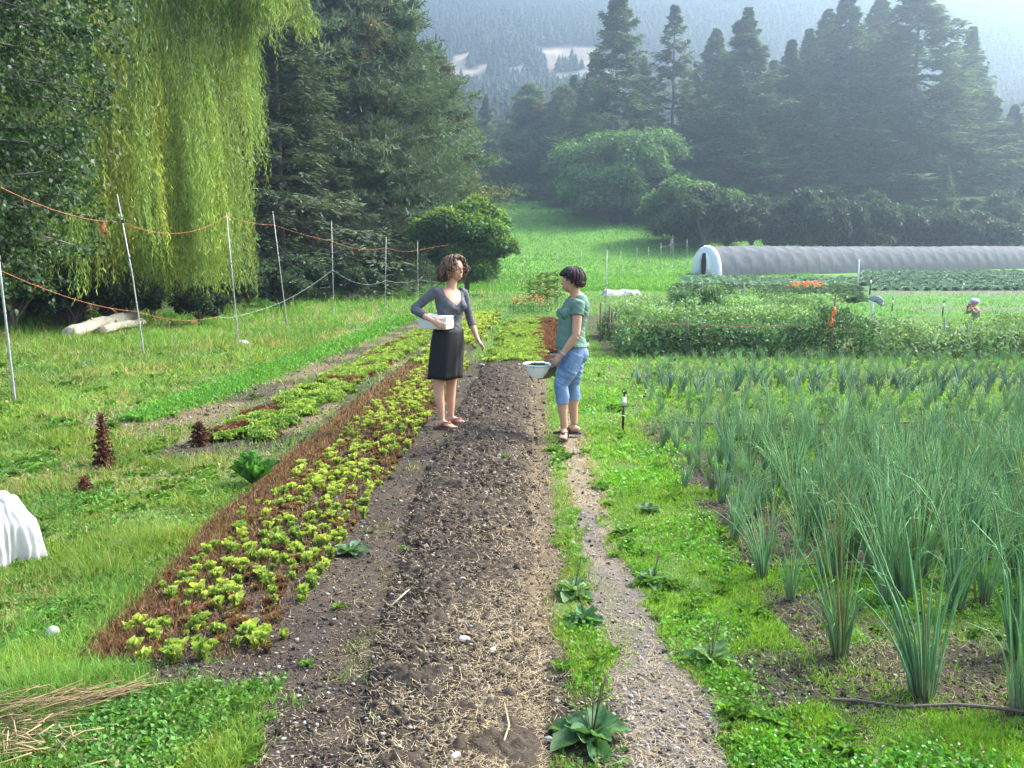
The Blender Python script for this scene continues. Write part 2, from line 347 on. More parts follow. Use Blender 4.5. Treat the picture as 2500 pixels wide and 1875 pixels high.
# ------------------------------------------------------------------ conifers
def conifer(seed, H=1.0, Rd=.2, zb=.06, nb=200, tw=18, spray=.5, style='fir', col=(.045, .075, .04), droop=.35, sparse=0., top=.03):
    """returns (crown mesh, trunk mesh) for a tree of height H metres"""
    r = rng(seed); W = MB(); Cn = MB()
    lean = r.normal(0, .006, 2) * H; zz = np.linspace(0, H, 9)
    tp = np.stack([lean[0] * (zz / H) ** 2, lean[1] * (zz / H) ** 2, zz], -1)
    bc = np.array([.14, .115, .10])
    tube(W, tp, [(.009 * H * (1 - .93 * t) + .0005 * H) for t in zz / H], 7, bc)
    u = np.sort(r.uniform(0, 1, nb)) ** .9; z = H * (zb + (1 - zb - .005) * u); az = np.arange(nb) * 2.399 + r.normal(0, .4, nb)
    if sparse: keep = vn(z / H * 14, az * .9, seed) > sparse; keep |= z > H * .93; z, az, u = z[keep], az[keep], u[keep]
    prof = (1 - z / H) ** (1.0 if style == 'fir' else .62)
    lump_ = .62 + .6 * vn(np.cos(az) * 1.6 + 5, np.sin(az) * 1.6 + z / H * 9, seed + 3)
    L = Rd * H * 1.3 * (prof * lump_ * r.uniform(.45, 1.2, len(z)) + top * (1 - .8 * z / H))
    if style == 'pine': L *= np.clip(.45 + 1.5 * (z / H), .5, 1)
    el = (R(28) * u - R(14) * (1 - u)) * (1 if style == 'fir' else 1.6) + r.normal(0, .12, len(z))
    d = np.stack([np.cos(az) * np.cos(el), np.sin(az) * np.cos(el), np.sin(el)], -1)
    hz = np.stack([np.cos(az), np.sin(az), 0 * az], -1); px = np.stack([-np.sin(az), np.cos(az), 0 * az], -1)
    base = np.stack([lean[0] * (z / H) ** 2, lean[1] * (z / H) ** 2, z], -1)
    def bp(t, idx):
        dr = droop if style == 'fir' else -.25
        return base[idx] + d[idx] * (L[idx] * t)[:, None] + np.array([0, 0, 1.]) * (L[idx] * (-dr * (t ** 1.6) * (1 - u[idx]) + dr * .5 * t ** 4))[:, None]
    for k in range(0, len(z), 1):
        idx = np.array([k] * 4); tt = np.array([0, .35, .7, 1.])
        if L[k] > .05 * H * .3: tube(W, bp(tt, idx), [.005 * L[k] + .002 * H / 10, .004 * L[k] + .001 * H / 10, .002 * L[k], .0005], 3, bc * .8, cap=False)
    N = len(z) * tw; idx = np.repeat(np.arange(len(z)), tw); t = r.uniform(.16, 1.0, N) ** .75
    side = r.choice([-1, 1], N); p = bp(t, idx)
    ln = (L[idx] * (.46 * (1 - t) + .12) + .02 * H * .3) * r.uniform(.7, 1.25, N)
    td = nrm(hz[idx] * r.uniform(.35, 1.0, N)[:, None] + px[idx] * (side * r.uniform(.5, 1.1, N))[:, None] + np.array([0, 0, 1.]) * r.uniform(-.35, .12, N)[:, None] * (1 if style == 'fir' else -1.2))
    cbase = np.array(col) * (.75 + .5 * vn(z * .8, az * 2, seed + 9))[idx][:, None] * r.uniform(.75, 1.3, (N, 1))
    brown = (vn(z / H * 7 + 2, az * 1.2, seed + 12)[idx] > (.80 if style == 'pine' else .93))[:, None]; cbase = np.where(brown, cbase * [1.5, .95, .8], cbase)
    nseg = 4; K = N * nseg; ii = np.repeat(np.arange(N), nseg); s = np.tile(np.linspace(.1, .95, nseg), N) + r.normal(0, .05, K)
    shr = (1.1 - .6 * z / H)[idx][ii]; q = p[ii] + td[ii] * (ln[ii] * s)[:, None] + np.array([0, 0, -1.]) * (ln[ii] * s ** 2 * (.22 if style == 'fir' else -.1))[:, None]
    if style == 'fir':
        lat = nrm(np.cross(td[ii], [0, 0, 1.])) * r.choice([-1, 1], K)[:, None]
        dd = nrm(td[ii] * r.uniform(.5, 1.3, K)[:, None] + lat * r.uniform(.3, 1.1, K)[:, None] + rdir(r, K) * .3 + [0, 0, -.12])
        hint = nrm(np.array([0, 0, 1.]) + rdir(r, K) * .6)
        Cn.inst(SLIV, q, frames(dd, hint), np.stack([spray * .30 * r.uniform(.7, 1.3, K), spray * shr * r.uniform(.6, 1.3, K), np.full(K, spray)], -1), cbase[ii])
    else:
        dd = nrm(td[ii] * .8 + rdir(r, K) * .9 + [0, 0, .35]); hint = rdir(r, K)
        for rep in range(2):
            dd = nrm(td[ii] * .6 + rdir(r, K) * .9 + [0, 0, .35])
            Cn.inst(SLIV, q + r.normal(0, spray * .15, (K, 3)), frames(dd, hint), np.stack([spray * .2 * r.uniform(.7, 1.3, K), spray * r.uniform(.6, 1.2, K), np.full(K, spray)], -1), cbase[ii])
    return Cn.mesh('crown'), W.mesh('trunk', True)
def place_tree(kind, meshes, loc, rz, sc, label, cat, group=None, cmat=None):
    e = empty(kind, loc, rz, label=label, cat=cat, group=group)
    e.scale = sc if not np.isscalar(sc) else (sc, sc, sc)
    if cmat is None: cmat = M_need
    for nm, me, mt in (('crown', meshes[0], cmat), ('trunk', meshes[1], M_bark)):
        if not me.materials: me.materials.append(mt)
        obj(nm, me, None, e)
    return e
FIR = [conifer(11, 1, .26, .02, 380, 30, .021, col=(.13, .20, .105)),
       conifer(12, 1, .22, .03, 360, 28, .021, col=(.13, .195, .10), sparse=.32),
       conifer(13, 1, .19, .02, 360, 26, .021, col=(.14, .225, .105), sparse=.18, droop=.55)]
PINE = [conifer(21, 1, .24, .1, 240, 24, .03, style='pine', col=(.15, .21, .11), sparse=.2),
        conifer(22, 1, .3, .04, 260, 24, .028, style='pine', col=(.15, .21, .11), sparse=.25)]
SNAG = conifer(31, 1, .2, .12, 190, 18, .026, col=(.14, .19, .11), sparse=.4)
def tree_px(kind, meshes, xd, ytop, Y, sc_r, label, group=None, rz=0, cat='conifer tree', cmat=None, xb=None):
    p = at(xd, ytop, Y); x, y = p[0], Y; g = float(terr(x, y)) - .1; Hh = p[2] - g
    return place_tree(kind, meshes, (x, y, g), rz, (Hh * sc_r, Hh * sc_r, Hh), label, cat, group, cmat)
NF = [conifer(41, 1, .26, .02, 360, 34, .019, col=(.095, .13, .08)), conifer(42, 1, .22, .02, 340, 32, .019, col=(.10, .135, .08), sparse=.2, droop=.5)]
NP = [conifer(43, 1, .24, .08, 300, 34, .020, style='pine', col=(.10, .14, .085), sparse=.15), conifer(44, 1, .3, .03, 330, 34, .019, style='pine', col=(.10, .145, .085), sparse=.15)]
# near left group, behind the fence
tree_px('fir_tree', NF[0], 590, -150, 46, 1.0, 'dark green fir directly right of the weeping willow, its low boughs reaching the grass', rz=.4)
tree_px('pine_tree', NP[0], 700, -210, 52, .95, 'tall grey green pine rising out of frame between the fir and the broad pine', rz=1)
tree_px('pine_tree', NP[1], 812, -100, 55, 1.08, 'broad bushy pine above the fence posts with bare lower trunk', rz=2.2)
tree_px('fir_tree', NF[1], 520, -60, 50, 1.0, 'dark fir half hidden behind the hanging willow curtain', rz=3)
tree_px('pine_tree', NP[1], 925, 110, 68, 1.4, 'shorter rounded pine at the right end of the left hand conifers, behind the leafy bush', rz=4)
tree_px('fir_tree', NF[1], 880, 60, 72, 1.2, 'slim fir showing spiky tips behind the broad pine', rz=.7)
tree_px('fir_tree', NF[1], 400, -80, 45, 1.2, 'dark fir standing behind the thickest part of the willow', rz=5)
tree_px('fir_tree', NF[0], 150, -40, 34, 1.15, 'dark fir in the shade behind the grey leaved poplar and willow', rz=5.5)
tree_px('fir_tree', NF[0], 20, -60, 30, 1.1, 'dark spruce at the far left edge behind the poplar leaves', rz=2.5)
G1 = 'conifers at the far end of the green meadow'
for i, (x, t, Y, w, k) in enumerate([(975, 225, 172, 1.2, 0), (1012, 210, 180, 1.0, 2), (1050, 203, 188, .9, 1), (1098, 248, 192, .9, 2), (1145, 188, 182, 1.25, 0), (1185, 225, 186, 1.1, 1), (1215, 190, 178, 1.0, 0), (1240, 160, 182, 1.2, 1), (1078, 262, 200, 1.2, 0), (1120, 222, 200, 1.2, 1), (1165, 240, 200, 1.2, 0), (990, 255, 190, 1.3, 1), (1030, 262, 196, 1.2, 0), (960, 190, 178, 1.1, 2)]):
    tree_px('pine_tree' if k == 0 else 'fir_tree', (PINE[0] if k == 0 else FIR[k]), x, t, Y, w * 1.15, 'grey green conifer standing in the row that closes the far end of the meadow', G1, rz=i * 1.7)
RT = [(1335, -45, 128, 1.0, FIR[1], 'tall ragged fir behind the leafy trees, first of the tall firs right of the meadow'),
      (1458, 8, 134, 1.0, SNAG, 'thin sparse fir with a bare visible trunk beside the tall ragged fir'),
      (1612, 15, 130, 1.1, FIR[0], 'pointed fir with drooping boughs above the left half of the grey tunnel'),
      (1702, 88, 136, 1.2, FIR[2], 'shorter fir leaning on the pointed fir, above the tunnel'),
      (1836, -25, 134, 1.05, FIR[0], 'pointed hazy fir left of the widest fir on the right'),
      (1988, -75, 128, 1.35, FIR[1], 'widest and tallest hazy fir above the right part of the tunnel'),
      (2085, 150, 132, 1.3, FIR[2], 'lower fir on the right flank of the widest fir'),
      (2195, 225, 142, 1.2, FIR[0], 'separate pale hazy fir at the right edge of the photograph'),
      (2050, 352, 118, 1.0, FIR[2], 'small light green fir in front of the tall firs at right')]
for i, (x, t, Y, w, m, lab) in enumerate(RT): tree_px('fir_tree', m, x, t, Y + 16 * (t < 300), w * 1.22, lab, rz=i * 2.1)
G2 = 'filler conifers packed among the tall right firs'
for i, (x, t, Y, w) in enumerate([(1262, 190, 150, 1.2), (1395, 215, 140, 1.3), (1530, 170, 142, 1.3), (1655, 190, 145, 1.3), (1560, 330, 126, 1.5), (1665, 300, 124, 1.5), (1760, 200, 128, 1.4), (1740, 330, 122, 1.6), (1840, 290, 124, 1.5), (1910, 130, 136, 1.4), (1930, 320, 122, 1.5), (2030, 250, 126, 1.5), (2120, 330, 126, 1.5), (2150, 300, 134, 1.4), (2230, 330, 126, 1.5), (1300, 300, 150, 1.4), (1480, 300, 134, 1.5), (2290, 100, 140, 1.2), (2380, 0, 140, 1.2), (1575, 110, 146, 1.2), (1660, 130, 148, 1.3), (1790, 110, 142, 1.2), (1885, 90, 146, 1.2), (2060, 120, 140, 1.2), (1500, 230, 140, 1.3), (1420, 240, 146, 1.2), (1950, 60, 148, 1.2), (1610, 250, 124, 1.6), (1700, 260, 128, 1.5), (1880, 240, 126, 1.5), (1980, 260, 124, 1.5), (2090, 280, 126, 1.5), (1400, 120, 150, 1.1), (1545, 60, 150, 1.1), (1500, 150, 148, 1.1), (1740, 60, 148, 1.1), (1790, 20, 150, 1.05), (1900, -10, 150, 1.1), (2100, 60, 148, 1.1), (2140, 190, 138, 1.3), (1290, 110, 160, 1.1), (1240, 230, 165, 1.2), (1280, 220, 160, 1.3)]):
    tree_px('fir_tree', FIR[i % 3], x, t, Y + 12, w * 1.25, 'dark hazy conifer crowded between the taller firs of the right hand wood', G2, rz=i * 1.3)

# ------------------------------------------------------------------ broadleaf trees, shrubs
def lobes(seed, Rx, Rz, zc, nl, leaf, nper, col, flat=.6, zlo=-.4, tips=0):
    r = rng(seed); m = MB(); T = MB(); bc = np.array([.13, .11, .09])
    c = rdir(r, nl, zlo, 1) * r.uniform(.55, 1.0, (nl, 1)); c = c * [Rx, Rx, Rz] + [0, 0, zc]
    for k in range(nl):
        rad = Rx * r.uniform(.22, .42); N = int(nper * (rad / Rx / .32) ** 2)
        u = rdir(r, N, -.55, 1); rr = r.uniform(.35, 1, N) ** .5
        rr = rr * (.75 + .5 * vn(u[:, 0] * 3 + k, u[:, 1] * 3 + u[:, 2] * 2, seed + k))
        p = c[k] + u * (rr * rad)[:, None] * [1, 1, flat]
        dd = nrm(u * [1, 1, .4] + rdir(r, N) * .9 + [0, 0, -.35]); hint = nrm(u * .6 + rdir(r, N) * .7 + [0, 0, .7])
        cc = np.array(col) * r.uniform(.6, 1.45, (N, 1)) * (.8 + .4 * vn(p[:, 0] * 2 / Rx * 2, p[:, 2] * 2 / Rx * 2, seed))[:, None]
        if tips: cc = cc + (rr > .85)[:, None] * (u[:, 2] > .3)[:, None] * np.array([.10, .12, .0]) * tips
        m.inst(LEAF, p, frames(dd, hint), np.stack([leaf * r.uniform(.4, .75, N), leaf * r.uniform(.7, 1.3, N), np.full(N, leaf)], -1), cc)
        tube(T, [[0, 0, 0], [c[k][0] * .08, c[k][1] * .08, zc * .45], c[k] * [.5, .5, .8], c[k] + [0, 0, .1 * rad]], [.035 * Rx, .03 * Rx, .018 * Rx, .006 * Rx], 5, bc)
    return m.mesh('crown'), T.mesh('trunk', True)
def leafy_px(kind, xd, ytop, ybase, Y, wd, seed, leaf, nl, nper, col, label, cat='tree', tips=0, flat=.6, group=None, zlo=-.4, cz=None):
    a, b = at(xd, ytop, Y), at(xd, ybase, Y); x = a[0]; g = float(terr(x, Y)); Rx = wd * 1.13 * Y / FPX / 2
    H = a[2] - g; zc = H * (cz or .58); me = lobes(seed, Rx * .82, (H - zc) * .85, zc, nl, leaf, nper, col, flat, zlo, tips)
    return place_tree(kind, me, (x, Y, g), 0, 1, label, cat, group, M_leaf)
leafy_px('broadleaf_tree', 1345, 272, 460, 132, 330, 51, .55, 46, 620, (.11, .21, .06), 'large rounded light green leafy tree in front of the firs where the meadow ends', 'leafy tree', flat=.55, zlo=-.9, cz=.5)
leafy_px('broadleaf_tree', 1490, 374, 520, 108, 240, 52, .48, 36, 560, (.10, .19, .06), 'second smaller rounded leafy tree lower down the meadow edge, left above the tunnel', 'leafy tree', flat=.55, zlo=-.9, cz=.5)
leafy_px('broadleaf_tree', 2160, 430, 520, 120, 130, 57, .5, 14, 400, (.09, .17, .07), 'hazy leafy shrub tree right of the small light green fir', 'leafy tree', flat=.6)
leafy_px('cherry_tree', 1008, 424, 600, 50, 225, 53, .22, 60, 700, (.075, .155, .04), 'dense leafy orchard tree with bright yellow green top shoots behind the fence string', 'orchard tree', tips=1.0, flat=.8, zlo=-.95, cz=.50)
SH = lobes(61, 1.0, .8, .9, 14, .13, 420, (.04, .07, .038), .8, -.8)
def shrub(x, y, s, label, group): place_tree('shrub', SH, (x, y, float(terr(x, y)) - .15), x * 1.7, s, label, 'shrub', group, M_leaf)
r_ = rng(5)
for t in np.linspace(0, 1, 22):      # along the meadow edge
    xd = 1215 + t * 330; yd = 447 + 75 * t ** 1.3; p = gp(xd, yd); s = r_.uniform(2.6, 4.4)
    shrub(p[0] + .8 * s, p[1] + s * .6, (s, s, s * r_.uniform(.7, 1.2)), 'dark green shrub in the hedge along the right edge of the meadow', 'shrubs along the meadow edge')
for t in np.linspace(0, 1, 22):
    x = 19 + t * 68; y = 102 + t * 27 + 2 * math.sin(t * 20); s = r_.uniform(2.8, 4.6)
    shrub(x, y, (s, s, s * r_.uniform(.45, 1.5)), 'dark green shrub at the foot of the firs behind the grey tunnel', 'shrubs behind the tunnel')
for i, (x, y, s) in enumerate([(-14.5, 27, 1.6), (-12.6, 29, 1.3), (-16.5, 29, 1.8), (-11, 31, 1.2), (-9.5, 33, 1.1), (-13, 24.6, 1.2), (-15.5, 24.5, 1.7), (-18, 27, 2), (-10.6, 38, 1.4), (-12, 37, 1.3), (-14, 36, 1.5), (-8.9, 44, 1.3), (-11.2, 45, 1.5), (-9.5, 52, 1.6), (-11.8, 25.6, 1.0), (-12.9, 24.6, 1.2), (-13.6, 22.8, 1.4), (-9.9, 26, .8)]):
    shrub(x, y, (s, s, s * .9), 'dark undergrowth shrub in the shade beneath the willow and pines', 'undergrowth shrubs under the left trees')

# weeping willow
def willow(x0, y0):
    r = rng(71); g = float(terr(x0, y0)); m = MB(); T = MB(); bc = np.array([.17, .14, .10])
    H = 13.5
    tube(T, [[0, 0, 0], [.1, 0, 2.2], [.2, -.1, 4.5], [.5, -.2, 7.5]], [.42, .34, .3, .2], 9, bc)
    ns = 11500; st = rdir(r, 60, -.1, 1) * [4.2, 3.6, 5.0] + [0, 0, 7.6]
    for k in range(26): tube(T, [[.2, -.1, 3.2 + r.uniform(0, 3)], st[k] * [.45, .45, .8] + [0, 0, .8], st[k]], [.11, .06, .02], 4, bc * .9, cap=False)
    # strands start on an uneven dome, hang with slight curve; ends at ragged heights
    az = r.uniform(0, 2 * np.pi, ns); q = r.uniform(0, 1, ns) ** .45
    rad = q * (4.7 + 1.0 * vn(np.cos(az) * 2.2, np.sin(az) * 2.2, 72)); zt = 5.5 + 10.5 * np.sqrt(np.clip(1 - (rad / 5.9) ** 2, 0, 1)) * r.uniform(.45, 1, ns)
    grp = vn(np.cos(az) * 5 + 3, np.sin(az) * 5 + rad, 73); L = r.uniform(1.6, 3.8, ns)
    zend = .5 + 1.9 * vn(az * 4, rad * .5, 74) ** 1.5 + 5.5 * (r.uniform(0, 1, ns) ** 2.0) + .35 * r.uniform(0, 1, ns); low = (grp > .30) & (rad > 1.8)
    zt = np.where(low, np.minimum(zt, zend + L), zt); L = np.where(low, np.minimum(L, zt - zend), np.minimum(L, zt - 1.2))
    ex = 2200; kb = r.integers(0, 9, ex); bx = r.uniform(2.2, 6.6, ex); by = (kb - 4) * .55 + r.normal(0, .2, ex); lz = 11.3 - .10 * (bx - 2) ** 1.5 + .5 * np.sin(kb * 2.1)
    rad = np.concatenate([rad, np.hypot(bx, by)]); az = np.concatenate([az, np.arctan2(by, bx)]); zt = np.concatenate([zt, lz]); L = np.concatenate([L, (1.3 + 2.4 * vn(bx * 1.6 + kb, by, 78)) * r.uniform(.6, 1, ex) * np.clip(1.6 - bx * .13, .5, 2)]); ns += ex
    for k in range(9): tube(T, [[.2, 0, 6.5], [2.2, (k - 4) * .4, 10.6], [4.5, (k - 4) * .55, 11.2 + .5 * math.sin(k * 2.1)], [6.6, (k - 4) * .55, 10.4 + .5 * math.sin(k * 2.1)]], [.12, .06, .03, .01], 5, bc * .9, cap=False)
    n = 24; cidx = np.repeat(np.arange(ns), n); s = np.tile((np.arange(n) + .5) / n, ns); K = ns * n
    px = (rad * np.cos(az))[cidx] * (1 + .06 * s) + r.normal(0, .02, K) + .07 * np.sin(s * 5 + az[cidx] * 7)
    py = (rad * np.sin(az) * .9)[cidx] * (1 + .06 * s) + r.normal(0, .02, K)
    pz = zt[cidx] - L[cidx] * s
    P = np.stack([px, py, pz], -1)
    dd = nrm(np.stack([r.normal(0, .42, K), r.normal(0, .42, K), -np.ones(K)], -1)); hint = rdir(r, K, -.4, .6)
    colr = np.array([.15, .25, .06]) * (.35 + 1.1 * vn(az * 5, rad * 1.5 + zt * .3, 75))[cidx][:, None] * r.uniform(.75, 1.25, (K, 1))
    yl = (vn(az * 9, rad * 2, 76) > .75)[cidx][:, None]; colr = np.where(yl, colr * [1.45, 1.1, .8], colr)
    m.inst(LEAF, P, frames(dd, hint), np.stack([r.uniform(.02, .036, K), r.uniform(.12, .22, K), np.full(K, .05)], -1), colr)
    place_tree('willow_tree', (m.mesh('crown'), T.mesh('trunk', True)), (x0, y0, g), 0, 1, 'weeping willow with long bright green hanging strands behind the left fence', 'willow tree', None, M_leaf)
willow(-13.4, 25.2)
# near poplar at the left edge, only its outer boughs in view
def poplar(x0, y0):
    r = rng(81); m = MB(); T = MB(); bc = np.array([.2, .19, .17]); g = float(terr(x0, y0))
    tube(T, [[0, 0, -.1], [.1, 0, 2], [.15, .1, 5], [.3, .1, 10]], [.26, .21, .17, .07], 9, bc)
    tips = []
    for k in range(120):
        z = r.uniform(1.6, 10.5); a = r.uniform(-1.9, 1.5); L = (2.9 - .10 * (z - 4) ** 2 * .3) * r.uniform(.6, 1.12) * (.6 if z < 2.4 else 1)
        e = np.array([math.cos(a), math.sin(a), .0]); ez = r.uniform(-.3, .35)
        ps = [np.array([.1, 0, z]) + e * L * t + np.array([0, 0, ez * L * t - .12 * L * t * t]) for t in (0, .4, .75, 1)]
        tube(T, ps, [.035, .022, .013, .005], 4, bc * .7, cap=False)
        for j in range(20):
            t = r.uniform(.2, 1); b = ps[0] + e * L * t + np.array([0, 0, ez * L * t - .12 * L * t * t])
            d = nrm(e * .7 + rdir(r, 1)[0] * .9 + [0, 0, -.15]); l = r.uniform(.25, .7); q = b + d * l
            tube(T, [b, (b + q) / 2 + [0, 0, .02], q], [.007, .005, .002], 3, bc * .6, cap=False); tips.append((b, q))
    B = np.array([t[0] for t in tips]); Q = np.array([t[1] for t in tips]); n = 21
    i = np.repeat(np.arange(len(B)), n); s = r.uniform(.15, 1.08, len(i)); P = B[i] + (Q - B)[i] * s[:, None] + r.normal(0, .05, (len(i), 3)); K = len(P)
    dd = nrm(rdir(r, K) * .8 + [0, 0, -.6]); hint = nrm(rdir(r, K) + [0, -.2, .5])
    pale = r.uniform(0, 1, (K, 1)) < .18
    c = np.where(pale, np.array([.16, .2, .13]), np.array([.042, .085, .026])) * r.uniform(.6, 1.35, (K, 1))
    m.inst(LEAF6, P, frames(dd, hint), np.stack([r.uniform(.05, .085, K), r.uniform(.06, .095, K), np.full(K, .06)], -1), c)
    place_tree('poplar_tree', (m.mesh('crown'), T.mesh('trunk', True)), (x0, y0, g), 0, 1, 'poplar with small round grey green leaves filling the upper left corner', 'poplar tree', None, M_leaf)
poplar(-10.4, 15.4)

# distant forest on the hills: too many to count
def hill_forest():
    r = rng(91); N = 90000; y = r.uniform(207, 790, N) ** 1.0; x = (r.uniform(-.72, .72, N)) * y
    hc = hcol(x, y); keep = hc[:, 0] < (.09 + .0 * y); den = fbm(x * .02, y * .02, 93) > .33; keep &= den | (r.uniform(0, 1, N) < .3)
    x, y = x[keep], y[keep]; N = len(x); z = terr(x, y); h = r.uniform(3.5, 7, N) * (.8 + .5 * fbm(x * .02, y * .02, 94)); w = h * r.uniform(.28, .42, N)
    m = MB(); k = 6; a = np.arange(k) * 2 * np.pi / k
    tv = []; tf = []
    for j, (zb, zt_, rr) in enumerate([(.08, .55, 1.), (.35, .8, .72), (.6, 1., .42)]):
        ring = np.stack([np.cos(a + j) * rr * np.where(np.arange(k) % 2, .75, 1.1), np.sin(a + j) * rr, np.full(k, zb)], -1); b0 = len(tv) * 0 + sum(len(t) for t in tv)
        tv.append(ring); tv.append(np.array([[0, 0, zt_]])); tf.append(np.stack([b0 + np.arange(k), b0 + (np.arange(k) + 1) % k, np.full(k, b0 + k)], -1))
    T = (np.concatenate(tv), [np.concatenate(tf)])
    th = r.uniform(0, 6.28, N); Rm = np.zeros((N, 3, 3)); Rm[:, 0, 0] = np.cos(th); Rm[:, 0, 1] = -np.sin(th); Rm[:, 1, 0] = np.sin(th); Rm[:, 1, 1] = np.cos(th); Rm[:, 2, 2] = 1
    c = np.array([.022, .045, .030]) * r.uniform(.6, 1.4, (N, 1)) * (.6 + .8 * fbm(x * .025, y * .025, 97))[:, None]; dead = (r.uniform(0, 1, (N, 1)) < .03); c = np.where(dead, [.09, .08, .075], c)
    m.inst(T, np.stack([x, y, z - .3], -1), Rm, np.stack([w, w, h], -1), c)
    m.build('forest', M_need, label='distant blue hazy conifer forest covering the mountainside behind the farm', cat='forest', kind='stuff')
hill_forest()
# haze
hz = MB(); boxm(hz, (0, 385, 160), (1400, 900, 326))
mh = bpy.data.materials.new('haze_mat'); mh.use_nodes = True; nt = mh.node_tree; nt.nodes.remove(nt.nodes['Principled BSDF'])
pv = nt.nodes.new('ShaderNodeVolumePrincipled'); pv.inputs['Color'].default_value = (.50, .72, .97, 1); pv.inputs['Density'].default_value = .0018; pv.inputs['Anisotropy'].default_value = .74
nt.links.new(pv.outputs[0], nt.nodes['Material Output'].inputs['Volume'])
hz.build('haze', mh, kind='stuff', label='pale blue haze hanging in the valley air', cat='haze')

# ------------------------------------------------------------------ leaves and small plants
def leaf_grid(L=1., W=.5, nu=4, nv=6, arch=.3, cup=.15, ruffle=0., seed=0, tipw=.55, base=.25, pointed=0.):
    r = rng(seed); u = np.linspace(-1, 1, nu + 1); v = np.linspace(0, 1, nv + 1); U, Vv = np.meshgrid(u, v)
    w = np.interp(Vv, [0, .2, .55, .8, 1], [base * .5, base, .9, 1 - .25 * pointed, tipw * (1 - pointed)]) * W / 2
    ph = r.uniform(0, 6); x = U * w; z = cup * W * U ** 2 - arch * L * Vv ** 2 + ruffle * np.abs(U) ** 2 * np.sin(Vv * 15 + ph + U * 2) * W
    y = Vv * L * (1 - .08 * U ** 2 * (Vv > .9)) + ruffle * .6 * np.abs(U) * np.cos(Vv * 19 + ph) * W * .5
    n = nu + 1; i = (np.arange(nu)[None] + (np.arange(nv) * n)[:, None]).ravel()
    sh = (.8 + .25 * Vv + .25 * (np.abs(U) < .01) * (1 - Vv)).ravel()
    return (np.stack([x, y, z], -1).reshape(-1, 3), [np.stack([i, i + 1, i + n + 1, i + n], -1)], sh)
def rosette(seed, n, L, W, e0, e1, col, col2=None, rf=.12, arch=.25, cup=.25, pointed=0., zc=0., nu=4, nv=5, tilt=.15):
    r = rng(seed); m = MB()
    for k in range(n):
        t = k / max(n - 1, 1); el = e0 + (e1 - e0) * t + r.normal(0, .1); az = k * 2.4 + r.normal(0, .3)
        T = leaf_grid(1, 1, nu, nv, arch * r.uniform(.6, 1.3), cup, rf, seed * 50 + k, pointed=pointed)
        d = np.array([[math.cos(az) * math.cos(el), math.sin(az) * math.cos(el), math.sin(el)]])
        l = L * r.uniform(.75, 1.15) * (1 - .25 * t); w = W * r.uniform(.8, 1.2) * (1 - .2 * t)
        c = np.array(col) * r.uniform(.75, 1.25)
        if col2 is not None and r.uniform() < .5: c = np.array(col2) * r.uniform(.7, 1.3)
        m.inst(T, np.array([[0, 0, zc * t]]), frames(d, [0, 0, 1.]), np.array([[w, l, l]]), c)
    return m
def onion(seed, n=16, H=.55, leek=False):
    r = rng(seed); m = MB()
    for k in range(n):
        az = r.uniform(0, 6.28); b = np.array([math.cos(az), math.sin(az), 0]); o = b * r.uniform(0, .035); L = H * r.uniform(.42, 1.12)
        lean = r.uniform(.04, .44); bend = r.uniform(0, .5) ** 1.2 + (r.uniform() < .15) * .9 + (.5 if leek else 0) * r.uniform(.5, 1.4)
        pts = []; p = o.copy(); ang = lean * .5
        for s in range(6):
            pts.append(p + [-.22 * p[2] ** 1.5, 0, 0]); ang += (lean * .12 + bend * (s / 5) ** 2 * .9); p = p + (b * math.sin(ang) + np.array([0, 0, math.cos(ang)])) * L / 5
        rr = [.0038, .0042, .0038, .0032, .0022, .0006]
        if leek: rr = [(q * 2.4, q * .5) for q in rr]
        c = np.array([.22, .375, .19] if not leek else [.15, .25, .18]) * r.uniform(.75, 1.3)
        if r.uniform() < .1: c = np.array([.26, .25, .09])
        m0 = m.n; tube(m, pts, rr, 4, c, cap=False)
        cc = m.C[-1]; cc[:4] = [.22, .25, .13]
    return m
def put(kind, me, mat, x, y, sc, label, cat, group=None, rz=0, dz=0):
    o = obj(kind, me, mat, label=label, cat=cat, group=group); o.location = (x, y, float(ground(x, y)) + dz); o.rotation_euler = (0, 0, rz)
    o.scale = (sc, sc, sc) if np.isscalar(sc) else sc; return o
def mbinst(mb, src_list, xy, sc, dz=0, tint=.2, seed=0):
    """merge many copies of small source meshes into one builder"""
    r = rng(seed); N = len(xy); z = ground(xy[:, 0], xy[:, 1]) + dz; ch = r.integers(0, len(src_list), N); th = r.uniform(0, 6.28, N)
    for j, s in enumerate(src_list):
        I = np.where(ch == j)[0]
        if not len(I): continue
        V = np.concatenate(s.V); C = np.concatenate(s.C); n = len(V); c, q = np.cos(th[I]), np.sin(th[I])
        X = np.stack([c[:, None] * V[:, 0] - q[:, None] * V[:, 1], q[:, None] * V[:, 0] + c[:, None] * V[:, 1], np.broadcast_to(V[:, 2], (len(I), n))], -1) * sc[I][:, None, None]
        X = X + np.stack([xy[I, 0], xy[I, 1], z[I]], -1)[:, None, :]
        CC = C[None] * r.uniform(1 - tint, 1 + tint, (len(I), 1, 1))
        F = [(np.concatenate(f)[None] + (np.arange(len(I)) * n)[:, None, None]).reshape(-1, k) for k, f in s.F.items()]
        mb.add(X.reshape(-1, 3), F, CC.reshape(-1, 3))
ON = [onion(100 + k, 30 + k % 6, .56) for k in range(6)]; LK = [onion(120 + k, 11, .55, True) for k in range(4)]
ONM = [m.mesh('onion_leaves') for m in ON]; LKM = [m.mesh('leek_leaves') for m in LK]
